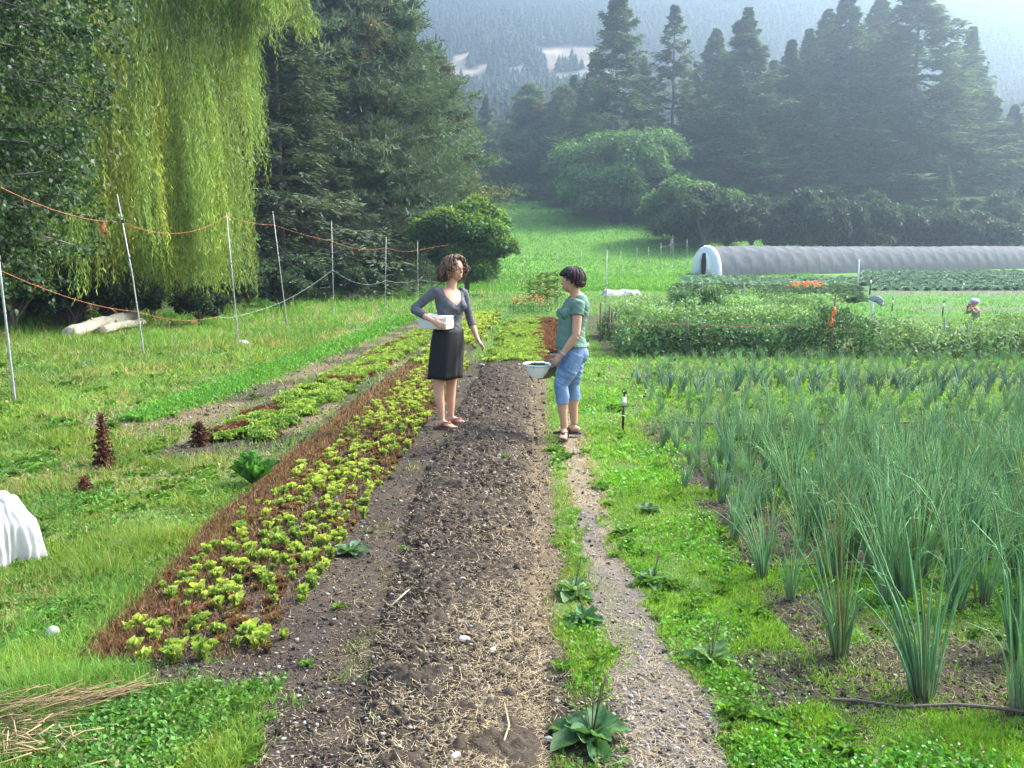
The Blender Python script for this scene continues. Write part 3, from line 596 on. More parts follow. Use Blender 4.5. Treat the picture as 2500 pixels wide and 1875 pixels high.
def onion_field():
    r = rng(131); pts = []
    for y in [4.1, 4.4, 4.75, 5.05, 5.35, 5.65, 5.95, 6.25, 6.55, 6.85, 7.15, 7.5, 7.8, 8.1, 8.4, 8.75, 9.6, 10.0, 10.4, 10.8, 12.6, 13.0, 13.4, 13.8, 14.2, 14.7, 15.2, 15.7, 16.1]:
        x0 = 1.2 + (.25 if y > 9 else 0) + (.3 if y > 14 else 0) + r.uniform(-.06, .1)
        for x in np.arange(x0, y * .585 + .35, .145 if y < 9 else .21):
            if r.uniform() < .80: pts.append((x + r.normal(0, .045), y + r.normal(0, .05), 0, r.uniform(.62, 1.05) * (.8 if x < x0 + .3 else 1) * np.interp(y, [4, 5, 8, 9.5, 16], [1.12, 1.0, .82, .6, .5])))
    for y in [11.2, 11.6, 12.0, 12.3]:
        for x in np.arange(1.5, y * .585 + .3, .2): pts.append((x + r.normal(0, .04), y + r.normal(0, .05), 1, r.uniform(.5, .75)))
    A = np.array(pts); A = A[np.argsort(A[:, 1])]
    big = [(1.42, 3.12, 1.22, 'largest onion clump standing alone in bare soil beside the brown hose'), (1.24, 3.46, 1.05, 'smaller lone onion clump on bare soil, second clump in from the path'), (1.74, 3.02, 1.3, 'onion clump cut by the right edge of the photo at the front of the plot'), (1.98, 3.5, 1.25, 'onion clump behind the one at the right edge of the plot front')]
    for k, (x, y, s, lab) in enumerate(big): put('onion_plant', ONM[k], M_leaf, x, y, s, lab, 'onion', rz=k)
    G = 'onions growing in rows across the plot'; G3 = 'leeks in the rows behind the onions'
    ion = A[A[:, 2] == 0][:290]; rest = A[A[:, 2] == 0][290:]; lk = A[A[:, 2] == 1]
    for k, (x, y, t, s) in enumerate(ion): put('onion_plant', ONM[k % 6], M_leaf, x, y, s, 'upright onion plant with thin blue green leaves growing in a crowded row', 'onion', G, r.uniform(0, 6))
    for k, (x, y, t, s) in enumerate(lk): put('leek_plant', LKM[k % 4], M_leaf, x, y, s, 'leek with broad bluish leaves folding over at the tips', 'leek', G3, r.uniform(0, 6))
    m = MB(); mbinst(m, ON, rest[:, :2], rest[:, 3], seed=5); m.build('onion_rows', M_leaf, kind='stuff', label='rows of smaller onions behind the nearer ones, merging into a green band', cat='onions')
    hose = MB()
onion_field()
# lettuce
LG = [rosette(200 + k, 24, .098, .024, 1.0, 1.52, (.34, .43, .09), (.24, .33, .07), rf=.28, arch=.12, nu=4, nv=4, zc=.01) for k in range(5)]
LR = [rosette(210 + k, 14, .07, .03, .8, 1.3, (.15, .07, .045), (.17, .14, .05), rf=.30, arch=.12, nu=4, nv=4) for k in range(4)]
HG = [rosette(220 + k, 22, .13, .065, .35, 1.35, (.21, .32, .06), (.15, .25, .05), rf=.28, arch=.25) for k in range(4)]
HR = [rosette(230 + k, 22, .13, .065, .35, 1.3, (.16, .05, .04), (.13, .12, .035), rf=.28, arch=.25) for k in range(3)]
def lettuce():
    r = rng(141); G = 'cut lettuce tufts in the nearest lettuce bed'
    gm = [m.mesh('lettuce_leaves') for m in LG]; rm = [m.mesh('lettuce_leaves') for m in LR]; hg = [m.mesh('lettuce_leaves') for m in HG]; hr = [m.mesh('lettuce_leaves') for m in HR]
    near = []; far = []
    y = 3.35
    while y < 15:
        for xr in (-1.80, -1.69, -1.58, -1.47, -1.36, -1.25, -1.14):
            x = xr + (.14 if y < 4 else .05 if y < 5 else 0) * (xr < -1.5) + r.normal(0, .04) - .03 * (y > 8)
            q = fbm(np.array([x * 6]), np.array([y * 4]), 142)[0]
            if r.uniform() < .86: near.append((x, y + r.normal(0, .04), 0 if (q > .42 - .10 * (y < 4.6)) else 1, r.uniform(.32, .78) * (1.12 if y < 5 else 1)))
        y += .066
    near = np.array(near); gsel = near[near[:, 2] == 0]
    for k, (x, y, t, s) in enumerate(gsel[:200]): put('lettuce_plant', gm[k % 5], M_leaf, x, y, s, 'small yellow green cut lettuce tuft in the nearest bed', 'lettuce', G, r.uniform(0, 6), .0)
    m = MB(); rest = gsel[200:]; mbinst(m, LG, rest[:, :2], rest[:, 3] * 1.1, tint=.25, seed=1)
    rr = near[near[:, 2] == 1]; mbinst(m, LR, rr[:, :2], rr[:, 3], tint=.3, seed=2)
    # scattered red leaves between, and bed continuing beyond the women
    N = 600; yy = 3.4 + 11.5 * r.uniform(0, 1, N) ** .8; xx = r.uniform(-1.85, -1.12, N); mbinst(m, LR, np.stack([xx, yy], -1), r.uniform(.4, .85, N), tint=.35, seed=3)
    N = 650; yy = r.uniform(14.8, 31, N); xx = r.normal(-1.7, .22, N); mbinst(m, LG, np.stack([xx, yy], -1), r.uniform(1.0, 1.6, N), tint=.25, seed=4)
    N = 1000; yy = r.uniform(15, 28, N); xx = -.27 + np.clip(r.normal(0, .24, N), -.55, .42); q = fbm(xx * 2.5, yy * 1.2, 145) > .40; xx, yy = xx[q], yy[q]; N = len(xx); mbinst(m, HG, np.stack([xx, yy], -1), r.uniform(.8, 1.2, N), tint=.25, seed=6)
    N = 950; yy = r.uniform(15, 28, N); xx = .30 + r.normal(0, .12, N); q = fbm(xx * 2.5, yy * 1.2, 146) > .38; xx, yy = xx[q], yy[q]; N = len(xx); mbinst(m, HR, np.stack([xx, yy], -1), r.uniform(.8, 1.2, N), tint=.3, seed=7)
    # mixed heads row
    N = 560; yy = 8.0 + 16 * r.uniform(0, 1, N) ** 1.0; xx = r.uniform(-3.08, -2.45, N); o = np.argsort(yy); yy, xx = yy[o], xx[o]; red = fbm(xx * 3, yy * 2, 143) > .57
    G2 = 'lettuce heads in the mixed red and green row'
    for k in range(95): put('lettuce_plant', (hr if red[k] else hg)[k % 3], M_leaf, xx[k], yy[k], r.uniform(.7, 1.05), 'dark red curly lettuce head in the mixed row left of the nearest bed' if red[k] else 'bright green curly lettuce head in the mixed row left of the nearest bed', 'lettuce', G2 + (', red ones' if red[k] else ', green ones'), r.uniform(0, 6))
    s = slice(95, None); q = red[s]; P = np.stack([xx[s], yy[s]], -1); mbinst(m, HR, P[q], r.uniform(.75, 1.1, q.sum()), tint=.3, seed=8); mbinst(m, HG, P[~q], r.uniform(.75, 1.15, (~q).sum()), tint=.25, seed=9)
    m.build('lettuce_rows', M_leaf, kind='stuff', label='small lettuces filling the rest of the beds towards and beyond the two women', cat='lettuce')
    # red stubble, upright thin stems of cut red lettuce
    st = MB(); N = 26000; yy = 3.35 / (1 - r.uniform(0, .78, N)); xx = bedl(yy) + .10 * (fbm(yy * 2.2, yy * 0, 148) - .5) + np.abs(r.normal(0, .18, N)) - .02 - .10 * (r.uniform(0, 1, N) < .12) * r.uniform(0, 1, N)
    k2 = r.uniform(0, 1, N) < .22; xx = np.where(k2, r.uniform(-1.75, -1.12, N), xx); sc = np.clip(yy / 5, .8, 2.6)
    P = np.stack([xx, yy, ground(xx, yy)], -1); dd = nrm(rdir(r, N) * .6 + [0, 0, 1.1])
    c = np.array([.17, .085, .06]) * r.uniform(.4, 1.6, (N, 1)); tt = r.uniform(0, 1, (N, 1)); c = np.where(tt < .16, [.30, .21, .11], c); c = np.where(tt > .93, [.14, .20, .04], c)
    st.inst(LEAF, P, frames(dd, rdir(r, N)), np.stack([.0055 * sc * r.uniform(.7, 1.6, N), .04 * np.sqrt(sc) * r.uniform(.5, 1.4, N), .02 * sc], -1), c)
    st.build('lettuce_stubble', M_leaf, kind='stuff', label='reddish brown stubble of cut red lettuce along the left of the nearest bed', cat='stubble')
    # green rocket row
    g3 = MB(); N = 24000; yy = 9.0 / (1 - r.uniform(0, .69, N)); sp = sst(8.8, 11, yy); xx = -4.18 + r.normal(0, .17, N) * (.5 + .5 * sp); sc = np.clip(yy / 11, .8, 2.4)
    P = np.stack([xx, yy, ground(xx, yy) + .07 * np.clip(1 - ((xx + 4.18) / .4) ** 2, 0, 1) * (.4 + 1.2 * fbm(xx * 2, yy * 1.5, 147)) * r.uniform(0, 1, N)], -1); dd = nrm(rdir(r, N) * .9 + [0, 0, .7])
    c = np.array([.16, .33, .05]) * r.uniform(.6, 1.35, (N, 1))
    g3.inst(LEAF, P, frames(dd, rdir(r, N, .2, 1)), np.stack([.022 * sc, .05 * sc, .03 * sc], -1), c)
    g3.build('rocket_row', M_leaf, kind='stuff', label='long bright green row of leafy salad nearest the fence', cat='salad row')
lettuce()
# single plants
rom = rosette(301, 44, .32, .105, .75, 1.5, (.12, .27, .05), (.09, .21, .04), rf=.10, arch=.16, cup=.2, zc=.12, nu=4, nv=6, pointed=.5)
put('romaine_lettuce', rom.mesh('lettuce_leaves', True), M_leaf, -2.06, 6.3, .72, 'single tall green romaine lettuce on the weedy soil between the beds', 'lettuce', rz=1)
def bolted(seed, H, n=60):
    r = rng(seed); m = MB(); tube(m, [[0, 0, 0], [.01, 0, H * .5], [.0, .01, H]], [.012, .01, .004], 6, (.16, .07, .04))
    for k in range(n):
        t = k / n; az = k * 2.4; el = .2 + .9 * t; d = np.array([[math.cos(az) * math.cos(el), math.sin(az) * math.cos(el), math.sin(el)]])
        m.inst(leaf_grid(1, 1, 4, 4, .3, .2, .3, seed + k), np.array([[0, 0, H * t]]), frames(d, [0, 0, 1.]), np.array([[.045, .085, .085]]) * (1.15 - .6 * t), np.array([.11, .05, .04]) * r.uniform(.5, 1.4))
    return m.mesh('lettuce_leaves')
put('red_lettuce', bolted(311, .42), M_leaf, -3.43, 6.85, 1, 'tall bolted dark red lettuce in the left grass, taller of the two', 'lettuce')
put('red_lettuce', bolted(312, .17, 36), M_leaf, -3.02, 7.8, 1.1, 'dark red lettuce at the near end of the mixed row', 'lettuce')
put('red_lettuce', bolted(313, .13, 22), M_leaf, -3.18, 6.05, .8, 'small dark red lettuce alone in the left grass', 'lettuce')
def plantain(seed, n=13, spikes=5, c=(.12, .23, .09)):
    m = rosette(seed, n, .15, .085, .15, 1.0, c, rf=.05, arch=.3, cup=.2, nu=4, nv=6); r = rng(seed)
    for k in range(spikes):
        a = r.uniform(0, 6.28); l = r.uniform(.14, .24); tube(m, [[0, 0, 0], [.02 * math.cos(a), .02 * math.sin(a), l * .5], [.045 * math.cos(a), .045 * math.sin(a), l]], [.0015, .002, .004], 4, (.13, .12, .06))
    return m.mesh('plantain_leaves', True)
PL = [plantain(320), plantain(321, 12, 3), plantain(322, 11, 0, (.12, .2, .11))]
for (xd, yd, k, s, lab) in [(1278, 1600, 0, 1.0, 'large broad leaved plantain weed at the bottom end of the grassy strip'), (1240, 1290, 1, .8, 'plantain with seed spikes on the narrow grass strip, furthest of the strip plantains'), (1262, 1350, 1, .75, 'plantain with seed spikes midway along the narrow grass strip'),
                            (757, 1200, 2, .8, 'pale grey green plantain growing in bare soil beside the lettuce bed'), (1535, 1440, 0, .8, 'plantain in the grass at the right side of the gravel path'), (1410, 1260, 1, .7, 'plantain weed at the right edge of the path beyond the nearer one'), (1400, 1110, 2, .7, 'small plantain on the right path edge'), (270, 1190, 2, .7, 'grey green plantain weed in the left grass')]:
    p = gp(xd, yd); put('plantain_weed', PL[k], M_leaf, p[0], p[1], s, lab, 'weed', rz=xd)

# ------------------------------------------------------------------ grass, clover, pebbles, straw
def fan(r, N, y0, y1, xm=.66, lo=-99, hi=99):
    y = y0 * y1 / (y1 - r.uniform(0, 1, N) * (y1 - y0)); x = r.uniform(-xm, xm, N) * y
    k = (x > lo) & (x < hi); return x[k], y[k]
def excl(x, y):    # keep grass out of crop rows
    e = box01(x, bedl(y), -1.08, .03) * sst(3.2, 3.4, y) * (1 - sst(30, 31, y)) + box01(x, -3.05, -2.45, .05) * sst(7.8, 8.2, y) * (1 - sst(24, 25, y)) * .7
    e = e + .6 * box01(x, -.62, .5, .05) * sst(14.8, 15.2, y) * (1 - sst(28, 29, y)) + box01(x, -4.5, -3.9, .1) * sst(9.2, 10, y) * (1 - sst(28, 29, y)) * .8
    return np.clip(e, 0, 1)
def gcols(r, x, y, N):
    s, d, _ = veg(x, y); n = fbm(x * .9, y * .9, 401)[:, None]; right = sst(-.3, .6, x)[:, None] * (1 - sst(40, 60, y))[:, None]
    a = np.array([.155, .25, .045]) * (1 - right) + np.array([.17, .34, .03]) * right
    a = a * (.55 + .9 * n) * r.uniform(.6, 1.4, (N, 1)); yl = sst(.52, .66, fbm(x * 1.9 + 4, y * 1.6, 407))[:, None] * (1 - .6 * right); a = a * (1 - yl) + a * [1.22, 1.04, .95] * yl; cool = (fbm(x * .6 + 9, y * .6, 402) > .58)[:, None] & (x < -.8)[:, None]; a = np.where(cool, a * [.8, .95, 1.05], a)
    fr = sst(14, 30, y)[:, None]; a = a * (1 - fr) + fr * np.array([.10, .27, .03]) * (.75 + .5 * n) * r.uniform(.8, 1.2, (N, 1))
    dr = (r.uniform(0, 1, N) < d * .55 + .04)[:, None]; return np.where(dr, np.array([.36, .28, .13]) * r.uniform(.6, 1.2, (N, 1)), a)
def grass():
    r = rng(400); m = MB(); x, y = fan(r, 620000, 2.1, 62)
    s, d, _ = veg(x, y); f = fbm(x * 4, y * 4, 403)
    inpatch = (1 - s) * (1 - excl(x, y)) * (.35 + 1.1 * sst(.3, .6, f)) + .03 * (y > 16) + .13 * s * sst(.56, .66, fbm(x * 3.1 + 7, y * 2.3, 408)) * (ridge_h(x, y) < .01) * (1 - excl(x, y))
    onp = (x > 1.15) & (y < 16.5); inpatch = inpatch * np.where(onp, .9, 1) + .12 * onp
    k = r.uniform(0, 1, len(x)) < inpatch; x, y = x[k], y[k]; N = len(x); f = f[k]
    sc = np.clip(y / 5, .75, 9); tall = .6 + 1.2 * sst(.45, .7, fbm(x * .5, y * .5, 404)) * (x < -.8) + .8 * sst(10, 18, y) * (x < -4.5) + .3 * (f > .5) + 1.5 * sst(.60, .70, fbm(x * 2.3, y * 2.3, 409)) * (x < -1)
    h = .038 * np.sqrt(sc) * tall * r.uniform(.5, 1.6, N) * np.where(y > 30, 1.2, 1)
    P = np.stack([x, y, ground(x, y) - .004], -1); dd = nrm(np.stack([r.normal(0, .55, N), r.normal(0, .55, N), np.ones(N)], -1))
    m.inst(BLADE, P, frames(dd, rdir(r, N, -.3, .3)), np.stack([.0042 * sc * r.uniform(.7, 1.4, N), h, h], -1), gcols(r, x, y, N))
    x, y = fan(r, 150000, 55, 176); k = (x > -30) & (x < .16 * y + 4 + .10 * y); x, y = x[k], y[k]; N = len(x); sc = y / 5; h = .038 * np.sqrt(sc) * r.uniform(.5, 1.9, N)
    m.inst(BLADE, np.stack([x, y, ground(x, y) - .01], -1), frames(nrm(np.stack([r.normal(0, .6, N), r.normal(0, .6, N), np.ones(N)], -1)), rdir(r, N, -.3, .3)), np.stack([.0042 * sc * r.uniform(.7, 1.4, N), h, h], -1), np.array([.11, .26, .035]) * (.65 + .7 * fbm(x * .15, y * .06, 405)[:, None]) * r.uniform(.75, 1.25, (N, 1)))
    m.build('grass', M_grass, kind='stuff', label='short green and straw coloured grass between the vegetable beds', cat='grass')
    m = MB(); x, y = fan(r, 250000, 2.1, 16); s, d, _ = veg(x, y); f = fbm(x * 1.7, y * 1.7, 406)
    k = r.uniform(0, 1, len(x)) < (1 - s) * (1 - excl(x, y)) * sst(.38, .55, f) * np.where((x > .5) & (x < 1.2), 1, .75); x, y = x[k], y[k]; N = len(x)
    sc = np.clip(y / 5, .8, 3); P = np.stack([x, y, ground(x, y) + r.uniform(0, .03, N)], -1); dd = nrm(rdir(r, N) + [0, 0, .25])
    c = gcols(r, x, y, N) * [.85, 1.02, 1.0]; m.inst(LEAF, P, frames(dd, nrm(rdir(r, N) * .6 + [0, 0, 1])), np.stack([.017 * sc * r.uniform(.5, 1.5, N), .020 * sc * r.uniform(.5, 1.6, N), .015 * sc], -1), c)
    wf = r.uniform(0, 1, N) < .008 * (x > .3); c2 = np.broadcast_to([.7, .7, .62], (wf.sum(), 3)); m.inst(LEAF, P[wf] + [0, 0, .03], frames(rdir(r, wf.sum()), [0, 0, 1.]), .012 * sc[wf], c2)
    m.build('clover', M_leaf, kind='stuff', label='low clover and chickweed leaves spreading through the grass', cat='ground cover')
    # coarse weeds with larger leaves
    m = MB(); r = rng(420); xy = []
    cl = [(rosette(430 + k, 9, .10, .035, .3, 1.2, (.12, .24, .04), rf=.1, arch=.3, nu=2, nv=4, pointed=.6)) for k in range(4)]
    x, y = fan(r, 6500, 2.2, 20); s, d, _ = veg(x, y); k = (r.uniform(0, 1, len(x)) < (1 - s) * np.where(x < 0, .75, .35) + .008) & (excl(x, y) < .3) & (fbm(x * 1.5, y * 1.5, 431) > .44); x, y = x[k], y[k]
    mbinst(m, cl, np.stack([x, y], -1), r.uniform(.3, .85, len(x)) * np.clip(y / 6, .8, 1.6), tint=.3, seed=3)
    m.build('weeds', M_leaf, kind='stuff', label='leafy weeds scattered over the grass and bed edges', cat='weeds')
def dirt():
    r = rng(440); lumps = [lump(k) for k in range(5)]
    m = MB(); x, y = fan(r, 260000, 2.1, 20, .6); s, d, path = veg(x, y); rg = ridge_h(x, y) > .01
    k = r.uniform(0, 1, len(x)) < np.where(rg, .9, s * .35 * (1 - .85 * path)); x, y, rg = x[k], y[k], rg[k]; N = len(x); sz = .0035 * np.exp(r.normal(0, .55, N)) * np.where(rg, 1.25, 1); sz = np.minimum(sz * np.clip(y / 5, .8, 2.0), .03)
    P = np.stack([x, y, ground(x, y) + sz * .3 + .012 * rg * r.uniform(-1, 1, N)], -1)
    for j in range(5):
        q = np.arange(N) % 5 == j; n = q.sum(); c = SOIL2 * r.uniform(.5, 1.45, (n, 1)) * [1, .98, .96]
        m.inst(lumps[j], P[q], frames(rdir(r, n), [0, 0, 1.]), np.stack([sz[q] * r.uniform(.7, 1.5, n), sz[q], sz[q] * r.uniform(.6, 1, n)], -1), c)
    m.build('soil_clods', M_dirt, kind='stuff', label='dark crumbly clods of soil over the raised bed', cat='soil clods')
    m = MB(); x, y = fan(r, 75000, 2.1, 16, .6); s, d, path = veg(x, y); rg = ridge_h(x, y) > .01
    k = r.uniform(0, 1, len(x)) < np.where(rg, .34, s * .2 + path * .6); x, y = x[k], y[k]; N = len(x); sz = (r.uniform(0, 1, N) ** 4 * .010 + .0025) * np.clip(y / 5, .8, 2)
    P = np.stack([x, y, ground(x, y) + sz * .35 + .008 * (ridge_h(x, y) > .01)], -1)
    for j in range(5):
        q = np.arange(N) % 5 == j; n = q.sum(); c = np.array([.29, .265, .235]) * r.uniform(.12, 1.4, (n, 1))
        m.inst(lumps[j], P[q], frames(rdir(r, n, -.3, .3), [0, 0, 1.]), np.stack([sz[q] * r.uniform(.8, 1.6, n), sz[q], sz[q] * r.uniform(.4, .8, n)], -1), c)
    m.build('gravel', M_dirt, kind='stuff', label='small grey pebbles lying in the soil and on the path', cat='gravel')
    m = MB(); x, y = fan(r, 240000, 2.1, 18, .6); s, d, path = veg(x, y); rg = ridge_h(x, y) > .01
    k = r.uniform(0, 1, len(x)) < np.where(rg, .30 + .65 * sst(-.45, -.05, x), d * .8 + .05 + .25 * path); x, y, rg = x[k], y[k], rg[k]; N = len(x); sc = np.clip(y / 5, .8, 2.4)
    P = np.stack([x, y, ground(x, y) + .004 + .012 * rg * r.uniform(.2, 1, N)], -1); dd = nrm(rdir(r, N, -.15, .3))
    c = np.array([.42, .33, .20]) * r.uniform(.25, 1.3, (N, 1)); m.inst(BLADE, P, frames(dd, [0, 0, 1.]), np.stack([.0028 * sc, .035 * np.sqrt(sc) * r.uniform(.4, 1.8, N), .02 * sc], -1), c)
    m.build('straw', M_straw, kind='stuff', label='dry straw and dead roots strewn over the raised bed and path', cat='straw')
grass(); dirt()

# ------------------------------------------------------------------ people
def remesh(mb, voxel=.006, smooth=3):
    me = mb.mesh('tmp'); o = bpy.data.objects.new('tmp', me); coll().objects.link(o)
    md = o.modifiers.new('r', 'REMESH'); md.mode = 'VOXEL'; md.voxel_size = voxel
    ev = o.evaluated_get(bpy.context.evaluated_depsgraph_get()); m2 = bpy.data.meshes.new_from_object(ev)
    V = np.empty(len(m2.vertices) * 3, np.float32); m2.vertices.foreach_get('co', V); V = V.reshape(-1, 3).astype(float)
    E_ = np.empty(len(m2.edges) * 2, np.int32); m2.edges.foreach_get('vertices', E_); E_ = E_.reshape(-1, 2)
    L = np.empty(len(m2.loops), np.int32); m2.loops.foreach_get('vertex_index', L); Fq = L.reshape(-1, 4)
    bpy.data.objects.remove(o); bpy.data.meshes.remove(m2); bpy.data.meshes.remove(me)
    deg = np.bincount(E_.ravel(), minlength=len(V))[:, None]
    def sm(V, lam):
        S = np.zeros_like(V)
        for a in range(3): S[:, a] = np.bincount(E_[:, 0], V[E_[:, 1], a], len(V)) + np.bincount(E_[:, 1], V[E_[:, 0], a], len(V))
        return V + lam * (S / np.maximum(deg, 1) - V)
    for k in range(smooth): V = sm(sm(V, .6), -.5) if k % 2 else sm(V, .5)
    n = np.cross(V[Fq[:, 2]] - V[Fq[:, 0]], V[Fq[:, 3]] - V[Fq[:, 1]]); N = np.zeros_like(V)
    for q in range(4):
        for a in range(3): N[:, a] += np.bincount(Fq[:, q], n[:, a], len(V))
    return V, Fq, nrm(N)
def shell(name, V, F, N, mask, off, mat, parent, thick=.003, wr=None, C=None):
    """garment: the part of the body surface inside mask, pushed out by off"""
    keep = mask[F].all(1); f = F[keep]; ids, inv = np.unique(f, return_inverse=True); f = inv.reshape(-1, 4)
    o_ = off[ids][:, None] if not np.isscalar(off) else off
    P = V[ids] + N[ids] * (o_ + (wr(V[ids])[:, None] if wr is not None else 0))
    o = obj(name, mesh_np(name, P, [f], C, True), mat, parent); md = o.modifiers.new('t', 'SOLIDIFY'); md.thickness = thick; md.offset = -1
    return o
def basis(f, up=(0, 0, 1)):
    f = nrm(np.asarray(f, float)); up = np.asarray(up, float); s = nrm(np.cross(f, up)); u = np.cross(s, f)
    return np.stack([f, s, u], -1)      # columns: forward, right, up
def head_blobs(b, c, A, s=1.0, ear=True):
    def e(p, r): ellip(b, c + A @ (np.array(p) * s), np.array(r) * s, A, 18)
    e((-.008, 0, .035), (.097, .076, .088)); e((.025, 0, -.035), (.062, .056, .075)); e((.052, 0, -.082), (.026, .026, .022))
    e((.0, 0, -.02), (.078, .068, .07)); e((.045, .028, -.03), (.035, .028, .03)); e((.045, -.028, -.03), (.035, .028, .03))
    e((.074, 0, .028), (.016, .046, .014)); e((.079, 0, -.058), (.012, .021, .007)); e((.076, 0, -.069), (.012, .019, .007))
    tube(b, [c + A @ (np.array(q) * s) for q in ((.076, 0, .02), (.09, 0, .0), (.103, 0, -.022), (.09, 0, -.034))], [(.008 * s, .008 * s), (.009 * s, .009 * s), (.013 * s, .011 * s), (.011 * s, .006 * s)], 8)
    e((-.005, .075, -.012), (.017, .008, .029)); e((-.005, -.075, -.012), (.017, .008, .029))
def hand(b, w, d, pn, s=1.0, curl=(.5,) * 4, thumb=1, spread=.06):
    """w wrist, d direction of fingers, pn palm normal (fingers curl towards it), thumb side = thumb * (d x pn)"""
    d = nrm(np.asarray(d, float)); pn = nrm(np.asarray(pn, float) - d * (d @ np.asarray(pn, float))); sd = np.cross(d, pn) * thumb
    tube(b, [w - d * .02 * s, w + d * .02 * s, w + d * .05 * s, w + d * .085 * s], [(.021 * s, .017 * s), (.027 * s, .015 * s), (.035 * s, .015 * s), (.034 * s, .012 * s)], 12, up=pn)
    for k, (o_, ln, cu) in enumerate(zip((.027, .009, -.009, -.026), (.068, .076, .070, .055), curl)):
        p = w + d * (.08 + .004 * (k in (1, 2))) * s + sd * o_ * s; a = 0; pts = [p - d * .015 * s, p]; dd = d + sd * spread * (1.5 - k)
        for seg in range(3): a += cu * (.9 if seg else .6); p = p + (nrm(dd) * math.cos(a) + pn * math.sin(a)) * ln * s * (.42, .32, .26)[seg]; pts.append(p)
        tube(b, pts, [.0092 * s, .0088 * s, .008 * s, .0075 * s, .0055 * s], 8)
    p = w + d * .02 * s + sd * .022 * s; q = p + (sd * .7 + d * .6 + pn * .35) * .035 * s; t = q + (sd * .3 + d * .85 + pn * .35) * .032 * s
    tube(b, [p, q, t, t + (d * .9 + pn * .4) * .018 * s], [.014 * s, .0115 * s, .0095 * s, .006 * s], 8)
def foot(b, ank, f, s=1.0):
    f = nrm(np.array([f[0], f[1], 0.])); g = ank[2] - .085 * s; sd = np.array([-f[1], f[0], 0])
    def P(a, z, l=0): return np.array([ank[0], ank[1], g]) + f * a * s + sd * l * s + np.array([0, 0, z * s])
    tube(b, [P(-.055, .03), P(-.03, .034), P(.02, .045), P(.075, .036), P(.13, .023), P(.165, .016)], [(.026 * s, .026 * s), (.033 * s, .032 * s), (.033 * s, .042 * s), (.038 * s, .030 * s), (.043 * s, .019 * s), (.036 * s, .012 * s)], 12, up=(0, 0, 1))
    for k, l in enumerate((.030, .013, -.003, -.018, -.031)): tube(b, [P(.15, .015, l), P(.182 - .008 * k, .016, l * 1.08), P(.20 - .011 * k, .011, l * 1.1)], [.011 * s, (.0115 - .0012 * k) * s, .007 * s], 7)
def sandal(parent, ank, f, mat, mat2, s=1.0):
    f = nrm(np.array([f[0], f[1], 0.])); sd = np.array([-f[1], f[0], 0]); g = ank[2] - .085 * s; e = empty('flip_flop', (0, 0, 0), parent=parent)
    out = [(-.075, .0), (-.07, .028), (-.02, .036), (.05, .037), (.12, .048), (.17, .044), (.205, .024), (.212, 0)]; out = out + [(a, -l) for a, l in out[-2:0:-1]]
    V = [np.array([ank[0], ank[1], g]) + f * a * s + sd * l * s for a, l in out]; n = len(V); m = MB()
    V = np.array([v + [0, 0, -.014] for v in V] + [v + [0, 0, .003] for v in V] ); i = np.arange(n); j = (i + 1) % n
    m.add(V, [np.stack([i, j, j + n, i + n], -1), ]); m.add(V[n:], [np.array([list(range(n))])]); m.add(V[:n], [np.array([list(range(n))[::-1]])])
    m.build('sole', mat, e); m = MB()
    def P(a, z, l=0): return np.array([ank[0], ank[1], g]) + f * a * s + sd * l * s + np.array([0, 0, z * s])
    for q in (1, -1): tube(m, [P(.148, .012, .006), P(.13, .045, .004), P(.09, .065, q * .022), P(.04, .045, q * .039), P(.025, .0, q * .041)], [(.005, .004)] + [(.011, .004)] * 3 + [(.009, .004)], 7)
    m.build('strap', mat2, e, True)
def cpx(Y):                                        # people were measured on an enlarged crop of the photo
    def f(cx, cy, dy=0.): return at((950 + cx / 3.0167) / 1.13015, (580 + cy / 3.0167) / 1.13015, Y + dy)
    return f
